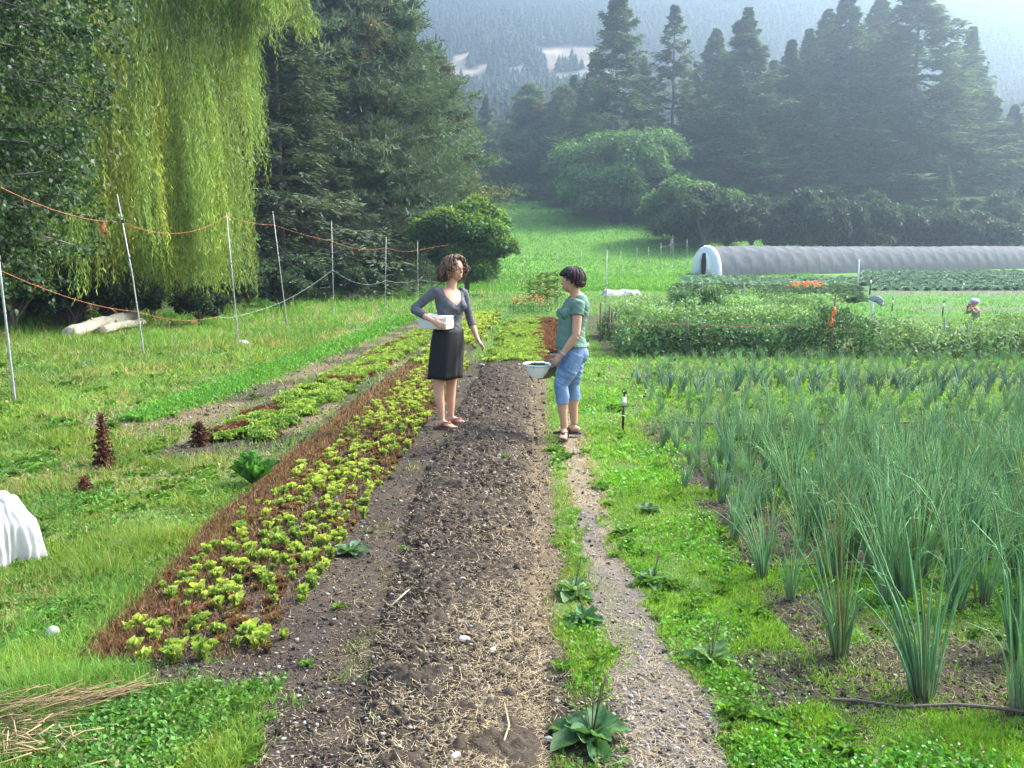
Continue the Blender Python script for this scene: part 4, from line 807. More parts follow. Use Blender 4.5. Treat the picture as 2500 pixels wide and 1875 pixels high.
def hair_mer(parent, c, A, s, n, phe, seed, col, lift, mat, free=0., wave=.01, w=.010, cap_grow=.010):
    """locks laid from the crown down over the skull; phe(theta) = polar angle where the skull contact ends, free(theta) = hanging length below it"""
    r = rng(seed); m = MB(); ra = np.array([.099, .079, .092]); o0 = np.array([-.008, 0, .033])
    nt_, np_ = 40, 14; th = np.linspace(-np.pi, np.pi, nt_, endpoint=False); V = []
    for t in th:
        e = phe(t) - .06
        for k in range(np_): p = e * k / (np_ - 1); V.append(o0 + (ra + cap_grow * (1 + .25 * math.sin(t * 7) * math.sin(p * 3))) * [math.sin(p) * math.cos(t), math.sin(p) * math.sin(t), math.cos(p)])
    i = np.arange(nt_); j = (i + 1) % nt_; F = np.concatenate([np.stack([i * np_ + k, j * np_ + k, j * np_ + k + 1, i * np_ + k + 1], -1) for k in range(np_ - 1)])
    m.add(c + (np.array(V) * s) @ A.T, [F], np.array(col) * .7)
    for q in range(n):
        t0 = r.uniform(-np.pi, np.pi); e = phe(t0) * r.uniform(.9, 1.05); p0 = r.uniform(0, .75) ** .8 * e; sw = r.normal(0, .22); of = r.uniform(.006, 1.) * lift + cap_grow * .6; fr = free(t0) * r.uniform(.7, 1.15) if callable(free) else free; ph = r.uniform(0, 6.28); wv = wave * r.uniform(.5, 1.4)
        pts = []
        for k in range(6):
            u = k / 5; p = p0 + (e - p0) * u; t = t0 + sw * u; pts.append(o0 + (ra + of * (.5 + .5 * math.sin(min(p, 1.5)))) * [math.sin(p) * math.cos(t), math.sin(p) * math.sin(t), math.cos(p)])
        last = pts[-1]; out = np.array([math.cos(t0), math.sin(t0), 0]); tg = np.array([-out[1], out[0], 0])
        if fr > .01:
            for k in range(1, 7): u = k / 6; pts.append(last + np.array([0, 0, -fr * u]) + out * (lift * .8 * math.sin(u * 2.6) * .8 - .012 * u * u) + tg * wv * math.sin(ph + u * 7) + out * wv * .6 * math.cos(ph + u * 8))
        K = len(pts); rr = [(w * s * g, w * s * .4 * g) for g in np.interp(np.linspace(0, 1, K), [0, .15, .8, 1], [.4, 1, .95, .2])]
        tube(m, c + (np.array(pts) * s) @ A.T, rr, 4, np.array(col) * r.uniform(.55, 1.7), cap=False)
    m.build('hair', mat, parent, True)
SKIN = plain('skin', (.50, .27, .17), .55, bump=.15, bscale=300, var=.06); SKIN2 = plain('skin_tan', (.44, .24, .145), .55, bump=.15, bscale=300, var=.06)
for M_ in (SKIN, SKIN2):
    b_ = M_.node_tree.nodes['Principled BSDF']; b_.inputs['Subsurface Weight'].default_value = .12; b_.inputs['Subsurface Radius'].default_value = (.02, .008, .004); b_.inputs['Subsurface Scale'].default_value = .5
M_hair = attr_mat('hair_mat', .6, spec=.2)
M_card = plain('grey_knit', (.085, .088, .10), .85, bump=.35, bscale=240, var=.08); M_skirt = plain('black_skirt', (.0045, .0045, .005), .75, bump=.2, bscale=150)
M_tee = plain('green_jersey', (.105, .185, .14), .85, bump=.25, bscale=200, var=.12); M_sandal = plain('sandal_rubber', (.05, .022, .02), .6); M_sandr = plain('red_sandal', (.20, .05, .04), .6)
M_eye = plain('eye_white', (.75, .73, .7), .3); M_dark = plain('dark_iris', (.02, .012, .01), .3); M_lip = plain('lip', (.42, .13, .11), .5); M_teeth = plain('teeth', (.75, .72, .66), .4)
def jeans():
    m, nt, p = mat_new('blue_denim'); tc = nt.nodes.new('ShaderNodeTexCoord'); n1 = nt.nodes.new('ShaderNodeTexNoise'); n1.inputs['Scale'].default_value = 9
    n2 = nt.nodes.new('ShaderNodeTexNoise'); n2.inputs['Scale'].default_value = 260; cr = nt.nodes.new('ShaderNodeValToRGB')
    cr.color_ramp.elements[0].color = (.07, .125, .22, 1); cr.color_ramp.elements[1].color = (.17, .26, .40, 1); cr.color_ramp.elements[0].position = .3; cr.color_ramp.elements[1].position = .72
    nt.links.new(tc.outputs['Object'], n1.inputs['Vector']); nt.links.new(tc.outputs['Object'], n2.inputs['Vector']); nt.links.new(n1.outputs[0], cr.inputs[0]); nt.links.new(cr.outputs[0], p.inputs['Base Color'])
    b = nt.nodes.new('ShaderNodeBump'); b.inputs['Strength'].default_value = .3; b.inputs['Distance'].default_value = .003; nt.links.new(n2.outputs[0], b.inputs['Height']); nt.links.new(b.outputs[0], p.inputs['Normal'])
    p.inputs['Roughness'].default_value = .85; return m
M_jean = jeans()
def face_parts(c, A, s, parent, glasses=False, smile=False):
    def P(*q): return c + A @ (np.array(q) * s)
    e = MB(); i = MB()
    for q in (1, -1): ellip(e, P(.0735, q * .031, .008), np.array([.0105, .012, .008]) * s, A, 10); ellip(i, P(.0835, q * .031, .008), np.array([.0035, .0055, .0055]) * s, A, 8)
    e.build('eyes', M_eye, parent, True); i.build('irises', M_dark, parent, True)
    b = MB()
    for q in (1, -1): tube(b, [P(.083, q * .014, .03), P(.084, q * .03, .036), P(.073, q * .047, .031)], [.0025 * s, .003 * s, .002 * s], 5, (.04, .025, .02))
    b.build('eyebrows', M_hair, parent); l = MB(); tube(l, [P(.079, -.024, -.056), P(.092, -.01, -.055), P(.094, 0, -.0565), P(.092, .01, -.055), P(.079, .024, -.056)], [(.003 * s, .003 * s)] + [(.0045 * s, .004 * s)] * 3 + [(.003 * s, .003 * s)], 6)
    tube(l, [P(.079, -.022, -.066), P(.089, -.01, -.072), P(.091, 0, -.073), P(.089, .01, -.072), P(.079, .022, -.066)], [(.003 * s, .003 * s)] + [(.005 * s, .004 * s)] * 3 + [(.003 * s, .003 * s)], 6); l.build('lips', M_lip, parent, True)
    if smile: t = MB(); tube(t, [P(.080, -.018, -.061), P(.090, 0, -.0645), P(.080, .018, -.061)], [.004 * s] * 3, 6); t.build('teeth', M_teeth, parent, True)
    if glasses:
        g = empty('glasses', parent=parent); m = MB(); th = np.linspace(0, 2 * np.pi, 17)
        for q in (1, -1):
            tube(m, [P(.100 - .010 * abs(math.cos(t) > .5) * 0, q * .031 + .022 * math.cos(t), .004 + .016 * math.sin(t)) for t in th], .0018 * s, 5)
            tube(m, [P(.099, q * .052, .008), P(.06, q * .075, .008), P(-.005, q * .081, .004)], .0018 * s, 5)
        tube(m, [P(.101, -.009, .008), P(.104, 0, .011), P(.101, .009, .008)], .0018 * s, 5); m.build('glasses_frame', plain('glasses_rim', (.12, .04, .035), .3), g)

def woman_one():
    Y = 8.78; f = cpx(Y); root_p = np.array([f(430, 1430)[0], Y, float(terr(-.85, Y))]); e = empty('person', (0, 0, 0), label='woman with wavy brown hair and glasses in grey cardigan and black skirt holding a box', cat='person')
    T = basis((.62, -.78, 0)); fw, rt = T[:, 0], T[:, 1]                  # torso facing
    def sec(cx, cy, w, d, a=0, dy=0.): return f(cx, cy, dy) + fw * a, (w, d)
    b = MB()
    S = [sec(446, 372, .06, .055), sec(444, 392, .135, .062), sec(444, 425, .165, .085), sec(445, 480, .150, .112, .010), sec(447, 520, .142, .118, .014), sec(446, 575, .122, .092, .004), sec(444, 615, .115, .085), sec(438, 670, .14, .10, -.006), sec(430, 745, .168, .118, -.012), sec(425, 800, .165, .115, -.012), sec(424, 840, .10, .08, -.01)]
    tube(b, [q[0] for q in S], [q[1] for q in S], 22, up=-fw)
    for q in (1, -1): ellip(b, f(452, 500) + fw * .085 + rt * q * .068, .054, None, 14)
    tube(b, [f(452, 400), f(462, 350), f(468, 300)], [.056, .048, .05], 14)
    hc = f(480, 236); hA = basis((.80, -.60, .02)); head_blobs(b, hc, hA, 1.0)
    shR = f(340, 398, -.10); elR = f(180, 528, -.12); wrR = f(318, 612, -.30)
    tube(b, [shR + rt * -.05, shR, shR * .6 + elR * .4 , elR], [.05, .052, .041, .037], 12); tube(b, [elR, elR * .65 + wrR * .35, wrR], [.037, .036, .022], 12)
    shL = f(545, 402, .10); elL = f(592, 585, .10); wrL = f(652, 752, .0)
    tube(b, [shL - rt * -.03, shL, shL * .5 + elL * .5, elL], [.045, .047, .038, .033], 12); tube(b, [elL, elL * .65 + wrL * .35, wrL], [.033, .034, .021], 12)
    hand(b, wrR, f(420, 668, -.30) - wrR, (.15, 1., -.15), 1.0, (.3, .35, .4, .45), 1)
    hand(b, wrL, f(705, 832, -.05) - wrL, (-.7, -.5, -.5), .95, (.12, .2, .28, .3), -1, .12)
    gz_ = float(ground(root_p[0], Y))
    fa, fb = (.78, -.62), (.92, -.25)
    ankR = f(388, 1395, -.06); ankL = f(455, 1372, .14); ankR[2] = max(float(ground(ankR[0], ankR[1])), terr(0, Y)) + .10; ankL[2] = max(float(ground(ankL[0], ankL[1])), terr(0, Y)) + .10
    for hip, kn, an in ((f(388, 815, -.05), f(366, 1100, -.06), ankR), (f(470, 815, .08), f(455, 1100, .12), ankL)):
        tube(b, [hip, hip * .5 + kn * .5, kn * .9 + hip * .1, kn, kn * .75 + an * .25 - fw * .012, kn * .45 + an * .55, an], [.085, .075, .056, .052, .055, .042, .031], 14)
    foot(b, ankR, fa, .95); foot(b, ankL, fb, .95)
    V, F, N = remesh(b, .0065, 3); body = obj('body', mesh_np('body', V, [F], None, True), SKIN, e)
    # garment masks in torso coordinates
    o = f(445, 500); rel = V - o; a, l, z = rel @ fw, rel @ rt, rel[:, 2]
    sc = .00134; zc = lambda cy: (500 - cy) * sc * .99
    scoop = (a > -.02) & (np.abs(l) < np.interp(z, [zc(492), zc(470), zc(430), zc(370), zc(350)], [.0, .050, .088, .098, .10])) & (z > zc(492))
    neck = (z > zc(384)) & (np.abs(l) < .085) & (a > -.06); neck |= (z > zc(375)) & (np.abs(l) < .12)
    dist = lambda A_, B_: np.linalg.norm(V - A_ - np.clip(((V - A_) @ (B_ - A_)) / ((B_ - A_) @ (B_ - A_)), 0, 1)[:, None] * (B_ - A_), axis=1)
    tR = ((V - elR) @ (wrR - elR)) / ((wrR - elR) @ (wrR - elR)); tL = ((V - elL) @ (wrL - elL)) / ((wrL - elL) @ (wrL - elL))
    armR = (dist(elR, wrR) < .06) & (V[:, 0] < f(330, 600)[0] + .1) & (a * 0 + V[:, 1] < Y - .06); armL = (dist(elL, wrL) < .055) & (V[:, 0] > f(565, 600)[0])
    torso = (z > zc(706)) & (z < zc(360)) & ~armR & ~armL
    handR = np.linalg.norm(V - wrR, axis=1) < .25; handL = np.linalg.norm(V - wrL, axis=1) < .3
    m = (torso & ~(handR & (V[:, 1] < Y - .2)) & ~(handL & (V[:, 0] > f(575, 600)[0]) & (z < zc(640)))) | (armR & (tR < .62)) | (armL & (tL < .42))
    m &= ~scoop & ~neck
    wr = lambda P: .011 * (fbm(P[:, 2] * 50 + P[:, 0] * 28, P[:, 0] * 30, 501) - .5) + .004 * np.clip((o[2] + zc(600)) - P[:, 2], 0, .12) / .12
    shell('cardigan', V, F, N, m, .0065, M_card, e, .004, wr)
    bt = MB()
    for k, cy_ in enumerate((505, 540, 575, 610, 645)):
        p = f(446, cy_); ellip(bt, p + fw * (.137 if cy_ < 560 else .108) + rt * -.004 * 0, .0045, None, 8)
    bt.build('buttons', M_dark, e)
    # skirt: flared loft with soft folds
    sk = MB(); n = 72; th = np.linspace(0, 2 * np.pi, n, endpoint=False); rows = []
    for t in np.linspace(0, 1, 14):
        cy_ = 672 + t * (1034 - 672); c = f(437 - 27 * t, cy_) ; w = np.interp(t, [0, .25, 1], [.153, .176, .182]); dd = np.interp(t, [0, .25, 1], [.116, .132, .150])
        fold = 1 + .06 * t * np.sin(th * 11 + 1 + t) * (.6 + .4 * np.sin(th * 2)) + .04 * t * np.sin(th * 5 + 2) + .02 * np.sin(th * 19) * t
        rows.append(c + (np.cos(th) * w * fold)[:, None] * rt + (np.sin(th) * dd * fold)[:, None] * fw + np.array([0, 0, 1.]) * (.006 * t * np.sin(th * 4))[:, None])
    i = np.arange(n); j = (i + 1) % n; sk.add(np.concatenate(rows), [np.concatenate([np.stack([k * n + i, k * n + j, (k + 1) * n + j, (k + 1) * n + i], -1) for k in range(13)])])
    so = sk.build('skirt', M_skirt, e, True); md = so.modifiers.new('t', 'SOLIDIFY'); md.thickness = .003
    ph1 = lambda t: 1.8 - 1.02 * math.exp(-(t / 1.08) ** 4)
    hair_mer(e, hc, hA, 1.0, 420, ph1, 511, (.105, .062, .040), .036, M_hair, lambda t: .115 * (1 - math.exp(-(t / 1.42) ** 8)), .016, .011, .018)
    face_parts(hc, hA, 1.0, e, True, True)
    sandal(e, ankR, fa, M_sandr, M_sandr, .95); sandal(e, ankL, fb, M_sandr, M_sandr, .95)
    # the box tucked under her arm
    c0 = f(420, 680, -.235); vA = f(236, 660, -.14) - c0; vB = f(503, 652, -.03) - c0; vA[2] *= .3; vB[2] *= .3; uA = nrm(vA); uB = nrm(vB - uA * (vB @ uA)); hgt = .128
    A3 = np.stack([uA, uB, np.cross(uA, uB) * (1 if np.cross(uA, uB)[2] > 0 else -1)], -1); LA, LB = .30, .20
    be = empty('foam_box', label='white foam box with a lid tucked under the arm of the woman in black skirt', cat='box'); m = MB(); cc = c0 + uA * LA / 2 + uB * LB / 2
    boxm(m, cc + A3[:, 2] * hgt * .41, (LA, LB, hgt * .82), A3); q = m.build('box_body', plain('foam', (.62, .63, .62), .6, bump=.1, bscale=300), be); bv = q.modifiers.new('b', 'BEVEL'); bv.width = .006; bv.segments = 2
    m = MB(); boxm(m, cc + A3[:, 2] * hgt * .92, (LA + .012, LB + .012, hgt * .2), A3); q = m.build('lid', plain('foam_lid', (.80, .80, .79), .6, bump=.1, bscale=300), be); bv = q.modifiers.new('b', 'BEVEL'); bv.width = .007; bv.segments = 2
woman_one()

def woman_two():
    Y = 8.2; f = cpx(Y); e = empty('person', (0, 0, 0), label='woman with short dark hair in green t-shirt and cropped jeans holding two bowls', cat='person')
    T = basis((-.95, -.30, 0)); fw, rt = T[:, 0], T[:, 1]
    def sec(cx, cy, w, d): return f(cx, cy), (w, d)
    b = MB()
    S = [sec(1388, 418, .06, .052), sec(1392, 440, .12, .062), sec(1388, 475, .155, .088), sec(1372, 530, .150, .112), sec(1358, 575, .142, .118), sec(1345, 640, .132, .112), sec(1338, 700, .130, .116), sec(1335, 760, .140, .126), sec(1345, 810, .155, .126), sec(1353, 860, .158, .125), sec(1350, 905, .12, .095)]
    tube(b, [q[0] for q in S], [q[1] for q in S], 22, up=-fw)
    for q in (1, -1): ellip(b, f(1352, 558) + fw * .082 + rt * q * .06, .047, None, 14)
    for q in (1, -1): ellip(b, f(1366, 858) - fw * .022 + rt * q * .06, (.084), None, 14)
    tube(b, [f(1385, 440), f(1366, 395), f(1352, 350)], [.052, .047, .05], 14)
    hc = f(1346, 318); hA = basis((-.995, -.06, .0)); head_blobs(b, hc, hA, .98)
    shL = f(1392, 490, -.15); elL = f(1376, 722, -.20); wrL = f(1268, 868, -.20)
    tube(b, [shL + np.array([0, .05, .0]), shL, shL * .5 + elL * .5, elL], [.045, .05, .044, .037], 14); tube(b, [elL, elL * .65 + wrL * .35, wrL], [.037, .037, .0235], 12)
    shR = f(1378, 490, .15); elR = f(1335, 715, .21); wrR = f(1240, 890, .13)
    tube(b, [shR - np.array([0, .05, .0]), shR, shR * .5 + elR * .5, elR], [.045, .048, .042, .036], 12); tube(b, [elR, elR * .65 + wrR * .35, wrR], [.036, .034, .023], 12)
    hand(b, wrL, f(1196, 938, -.17) - wrL, (.2, .9, -.35), .95, (.35, .45, .5, .5), -1); hand(b, wrR, f(1190, 965, .12) - wrR, (-.2, -.5, .8), .95, (.3, .35, .4, .4), 1)
    g0 = float(terr(.35, Y)); ankN = f(1290, 1440, -.12); ankN[2] = g0 + .125; ankF = f(1362, 1440, .10); ankF[2] = g0 + .125
    fN, fF = (-.12, -1.), (-1., .12)
    for hip, kn, an, q in ((f(1365, 860, -.07), f(1262, 1090, -.12), ankN, 1), (f(1360, 860, .08), f(1350, 1090, .11), ankF, 1)):
        tube(b, [hip, hip * .5 + kn * .5, kn * .88 + hip * .12, kn, kn * .75 + an * .25 - fw * .012, kn * .45 + an * .55, an], [.096, .088, .064, .058, .056, .045, .032], 16)
    foot(b, ankN, fN, .95); foot(b, ankF, fF, .95)
    V, F, N = remesh(b, .0065, 3); obj('body', mesh_np('body', V, [F], None, True), SKIN2, e)
    o = f(1370, 560); sc = .00126; rel = V - o; a, l, z = rel @ fw, rel @ rt, rel[:, 2]; zc = lambda cy: (560 - cy) * sc
    arm = lambda A_, B_, rad: np.linalg.norm(V - A_ - np.clip(((V - A_) @ (B_ - A_)) / ((B_ - A_) @ (B_ - A_)), 0, 1)[:, None] * (B_ - A_), axis=1) < rad
    tN = ((V - shL) @ (elL - shL)) / ((elL - shL) @ (elL - shL)); tF = ((V - shR) @ (elR - shR)) / ((elR - shR) @ (elR - shR))
    aL = (arm(shL, elL, .062) & (V[:, 1] < Y - .10)) | (arm(elL, wrL, .055) & (V[:, 1] < Y - .152)) | (arm(wrL, wrL * 2 - elL, .075) & (V[:, 1] < Y - .165)); aR = (arm(shR, elR, .06) & (V[:, 1] > Y + .10)) | (arm(elR, wrR, .05) & (V[:, 1] > Y + .09)) | (np.linalg.norm(V - wrR, axis=1) < .2) & (V[:, 0] < f(1228, 900)[0]) & (V[:, 1] > Y + .03)
    body_m = (z < zc(428)) & (z > zc(808)); tee = (body_m & ~((aL & (tN > .36)) | (aR & (tF > .36)))) ; neck = (z > zc(452) - .10 * np.clip(a, 0, 1)) & (np.abs(l) < .088) & (a > -.03); neck |= (z > zc(440)) & (np.abs(l) < .075)
    m_legs = (z <= zc(800)) & (z > zc(1212)) & ~(aL | aR) 
    wrj = lambda P: .008 * (fbm(P[:, 2] * 70 + P[:, 0] * 45, P[:, 0] * 12 + P[:, 1] * 12, 521) - .45) * (.5 + sst(.25, .0, np.abs(P[:, 2] - .62)))
    shell('jeans', V, F, N, m_legs, .0075, M_jean, e, .004, wrj)
    wrt = lambda P: .013 * (fbm(P[:, 2] * 50 + P[:, 0] * 30, P[:, 0] * 18, 522) - .4) + .005 * (1 - sst(0, .05, P[:, 2] - (o[2] + zc(808))))
    shell('t_shirt', V, F, N, tee & ~neck, .011, M_tee, e, .003, wrt)
    pr = MB(); r = rng(523)
    for k in range(9):                              # pale worn print on the chest
        q = f(1290 + r.uniform(-35, 15), r.uniform(565, 610)); pr.inst(LEAF, np.array([f(1370, q[2] * 0 + r.uniform(560, 610)) + fw * .137 + rt * r.uniform(-.05, .05)]), frames(rdir(r, 1), fw), np.array([.02]), (.45, .5, .48))
    ph2 = lambda t: 1.28 + .85 * sst(.75, 1.9, abs(t)) - .22 * math.exp(-((abs(t) - 1.55) / .18) ** 2)
    hair_mer(e, hc, hA, .98, 420, ph2, 531, (.030, .020, .020), .016, M_hair, lambda t: .012 + .02 * (abs(t) > 2.2), .003, .011, .012); face_parts(hc, hA, .98, e)
    sandal(e, ankN, fN, M_sandal, M_sandal, .95); sandal(e, ankF, fF, M_sandal, M_sandal, .95)
    w = MB(); ax = nrm(wrL - elL); th = np.linspace(0, 2 * np.pi, 25); s1 = nrm(np.cross(ax, [0, 0, 1.])); s2 = np.cross(ax, s1); wc = wrL - ax * .022
    tube(w, [wc + s1 * math.cos(t) * .030 + s2 * math.sin(t) * .030 for t in th], [(.002, .007)] * 25, 6, up=ax); ellip(w, wc - np.array([0, .03, 0]) + s1 * .0, (.014, .006, .014), None, 10); w.build('watch', M_metal, e, True)
    # bowls
    bc = f(1093, 938, -.02); bA = basis((-.97, -.1, .02), (.05, -.05, 1)); Mx = np.eye(4); Mx[:3, :3] = bA; Mx[:3, 3] = bc
    m = MB(); lathe(m, [(.0, -.118), (.055, -.118), (.060, -.108), (.095, -.065), (.118, -.012), (.124, .0), (.137, .004), (.139, .010), (.136, .014), (.124, .011), (.114, -.008), (.090, -.06), (.055, -.100), (0, -.102)], 44, M=Mx)
    m.build('white_bowl', M_white, smooth=True, label='round white plastic bowl with a wide rim, half full of chopped greens', cat='bowl')
    def greens(c, A, R_, n, name, label, seed):
        r = rng(seed); g = MB(); q = np.sqrt(r.uniform(0, 1, n)) * R_; t = r.uniform(0, 6.28, n); h = .018 * (1 - (q / R_) ** 2) * r.uniform(0, 1.3, n)
        P = c + np.stack([q * np.cos(t), q * np.sin(t), h], -1) @ A.T
        g.inst(LEAF, P, frames(rdir(r, n, -.2, .7), rdir(r, n, .2, 1)), np.stack([r.uniform(.006, .014, n), r.uniform(.015, .035, n), np.full(n, .02)], -1), np.array([.05, .14, .04]) * r.uniform(.5, 1.7, (n, 1)))
        g.build(name, M_leaf, label=label, cat='greens')
    greens(bc + bA[:, 2] * -.014, bA, .108, 1100, 'greens', 'chopped dark green leaves heaped inside the white bowl', 541)
    b2 = f(1150, 972, .10); A2 = basis((-.9, -.1, -.30), (-.35, -.15, .93)); Mx = np.eye(4); Mx[:3, :3] = A2; Mx[:3, 3] = b2
    m = MB(); lathe(m, [(0, -.075), (.05, -.075), (.09, -.05), (.118, -.01), (.124, .0), (.127, .003), (.122, .004), (.112, -.008), (.085, -.045), (0, -.062)], 40, M=Mx)
    m.build('brown_bowl', plain('brown_bowl_mat', (.20, .155, .12), .6, var=.1), smooth=True, label='tilted greyish brown bowl carried behind and under the white bowl', cat='bowl')
    greens(b2 + A2[:, 2] * -.02, A2, .10, 500, 'greens', 'green leaves lying in the tilted brown bowl', 542)
woman_two()

# ------------------------------------------------------------------ fence posts and strings
G_POST = 'thin metal fence posts'
def post(xb, yb, xt, yt, Yb, label, r0=.014, mid=None, up=.0):
    b = gp(xb, yb) if Yb is None else at(xb, yb, Yb); Y = b[1]; g = float(ground(b[0], Y)); t = at(xt, yt, Y); base = np.array([b[0], Y, g])
    m = MB(); md_ = base * .5 + t * .5 + (np.array([mid, 0, 0]) if mid else 0)
    e = empty('fence_post', tuple(base), label=label, cat='fence post', group=G_POST)
    q = np.array([base * 0 + [0, 0, -.2], base * 0, (md_ - base), t - base + [0, 0, up]]); tube(m, q, [r0 * 1.1, r0 * 1.1, r0, r0 * .8], 8, (.5, .5, .5)); m.build('pole', M_metal, e, True)
    k = MB(); j = base * 0 + (t - base) * .62 ; tube(k, [j + (md_ - (base + t) / 2) * .8 - [0, 0, .03], j + (md_ - (base + t) / 2) * .8 + [0, 0, .03]], r0 * 1.45, 8); k.build('coupling', M_metal, e, True)
    return base, t
PL_ = [post(33, 870, -26, 360, None, 'leaning metal fence post at the left edge of the photo'),
       post(312, 770, 253, 420, None, 'bowed metal fence post standing beside the pale log', mid=.03),
       post(515, 738, 489, 460, None, 'metal post where the willow curtain ends, white stone at its foot'),
       post(620, 700, 589, 456, None, 'metal fence post next right of the willow, in front of the fir'),
       post(721, 686, 716, 477, None, 'fence post where the green cord is tied halfway up'),
       post(832, 665, 834, 512, None, 'fence post in front of the broad pine, first right of the green cord knot'),
       post(903, 652, 902, 520, None, 'fence post just left of the woman in the grey cardigan'),
       post(986, 640, 986, 521, None, 'fence post rising behind the head of the woman in grey'),
       post(1065, 628, 1070, 531, None, 'fence post in front of the orchard tree tips')]
for (xb, yb, xt, yt, lab) in [(1131, 612, 1132, 540, 'far fence post above the tall corn like stalks'), (1204, 607, 1205, 545, 'far fence post left of the head of the woman in green'), (1255, 604, 1256, 540, 'far fence post rising above the short haired head'), (1340, 604, 1341, 541, 'far post standing in the meadow fence beyond the white sheet'),
                              (1375, 598, 1376, 535, 'far meadow fence post, second left of the paired posts'), (1400, 592, 1401, 533, 'far meadow fence post directly left of the paired posts'), (1427, 585, 1428, 525, 'far post close beside the paired posts near the tunnel'), (1447, 578, 1450, 516, 'left one of the paired posts near the tunnel mouth'), (1455, 580, 1453, 514, 'right one of the paired posts near the tunnel mouth'), (1484, 580, 1484, 517, 'far fence post standing at the tunnel mouth')]:
    post(xb, yb, xt, yt, None, lab, .022)
post(1309, 700, 1311, 540, 21, 'tall thin post at the left corner of the pea patch', .012)
def twine(name, pts, rad, mat, label, knots=0, seed=0, cat='string', parent=None, kn='knot'):
    """pts: world points it is tied at; sags between"""
    r = rng(seed); P = []
    for a, b in zip(pts[:-1], pts[1:]):
        a, b, sag = np.array(a[:3]), np.array(b[:3]), b[3] if len(b) > 3 else .1
        for t in np.linspace(0, 1, 13)[:-1]: P.append(a * (1 - t) + b * t + np.array([0, 0, -4 * sag * t * (1 - t)]))
    P.append(np.array(pts[-1][:3])); P = np.array(P); e = empty(name, label=label, cat=cat); m = MB(); tube(m, P, [rad] * len(P), 5); m.build('cord', mat, e, True)
    for k in range(knots):
        q = P[int(r.integers(1, len(P) - 1))]; m = MB()
        for j in range(4): d = rdir(r, 1)[0] * [1, .5, 1] + [0, 0, -.5]; tube(m, [q, q + d * r.uniform(.02, .05), q + d * r.uniform(.05, .12) + [0, 0, -.03]], rad * .8, 4)
        ellip(m, q, rad * 2.4, None, 6); m.build(kn, mat, e)
def on_post(k, yd):     # point on post k at image height yd
    b, t = PL_[k]; zs = np.linspace(0, 1, 200); P = b + (t - b) * zs[:, None]; zz = np.array([at(0, yd, p[1])[2] for p in P]); i = int(np.argmin(abs(P[:, 2] - zz))); return P[i]
def w4(p, s): return (p[0], p[1], p[2], s)
p0 = at(-60, 372, 10.5)
twine('top_twine', [w4(p0, 0), w4(on_post(1, 480), .16), w4(on_post(2, 467), .30), w4(on_post(3, 487), .06), w4(on_post(4, 521), .05), w4(on_post(5, 535), .18), w4(on_post(6, 541), .1), w4(on_post(7, 527), -.02), w4(on_post(8, 539), .2)], .004, M_orange, 'knotted orange string sagging between the tops of the fence posts', 16, 1)
m_ = MB(); r_ = rng(9); q_ = on_post(1, 484) + [-.35, -.02, .03]
for k in range(14): d_ = rdir(r_, 1)[0] * [.5, .4, 1]; tube(m_, [q_ + rdir(r_, 1)[0] * .06, q_ + d_ * .09 + [0, 0, -.08], q_ + d_ * .14 + [0, 0, -.20 * r_.uniform(.4, 1.3)]], .006, 4)
m_.build('twine_tangle', M_orange, label='tangle of loose orange string hanging left of the post beside the log', cat='string')
mid1 = at(470, 684, 18.6)
twine('low_twine', [w4(at(-40, 565, 10.2), 0), w4(on_post(1, 672), .12), w4(mid1, .12)], .0035, M_orange, 'lower orange string running from the left edge down past the log', 7, 2)
twine('green_cord', [w4(mid1, 0), w4(on_post(2, 683), .02), w4(on_post(3, 650), .03), w4(on_post(4, 583), .06), w4(on_post(5, 606), .30), w4(on_post(6, 604), .1), w4(on_post(7, 610), .05)], .005, M_gtwine, 'pale green cord rising from the low string to the fence posts', 0, 3)
a_, b_ = gp(1427, 584), gp(1484, 580)
twine('meadow_twine', [(at(1427, 533, a_[1])[0], a_[1], at(1427, 533, a_[1])[2]), w4(at(1450, 527, 84), .1), w4(at(1484, 524, b_[1]), .1)], .016, plain('rusty_twine', (.25, .12, .07), .8), 'reddish string between the posts at the tunnel mouth', 0, 4)
st = MB(); s_ = gp(524, 745); ellip(st, s_ + [0, 0, .04], (.14, .10, .07), None, 9); st.V[-1] += RNG.normal(0, .008, st.V[-1].shape); st.build('white_stone', plain('pale_stone', (.42, .43, .45), .8, var=.2), label='pale stone at the foot of the fence post by the willow', cat='stone')

# ------------------------------------------------------------------ log, fabric, ball, stones, sticks
def log(name, p, q, r0, r1, label, seed):
    r = rng(seed); m = MB(); P = [np.array(p) * (1 - t) + np.array(q) * t + np.array([0, 0, .03 * math.sin(t * 5)]) for t in np.linspace(0, 1, 16)]
    rr = [(r0 * (1 - t) + r1 * t) * (1 + .10 * math.sin(t * 17 + seed) + r.normal(0, .04)) for t in np.linspace(0, 1, 16)]
    e = empty(name, label=label, cat='log'); tube(m, P, rr, 14, (.34, .31, .25)); V = m.V[-1]; n = fbm(V[:, 0] * 14, V[:, 2] * 22 + V[:, 1] * 6, seed); V += nrm(V - np.array(P)[np.argmin(((V[:, None] - np.array(P)[None]) ** 2).sum(-1), 1)] + 1e-6) * ((n - .5) * .07)[:, None]
    m.C[-1] = np.array([.42, .38, .29]) * (.5 + .7 * fbm(V[:, 0] * 9, V[:, 2] * 30, seed + 1))[:, None]; m.build('trunk', attr_mat('log_mat', .9, bump=.8, bscale=18, var=.35, spec=.1), e)
    k = MB(); d = nrm(np.array(q) - np.array(p)); tube(k, [np.array(P[5]), np.array(P[5]) + [.05, -.12, r0 * 1.3]], [.05, .03], 7, (.3, .27, .21)); k.build('branch_stub', M_bark, e)
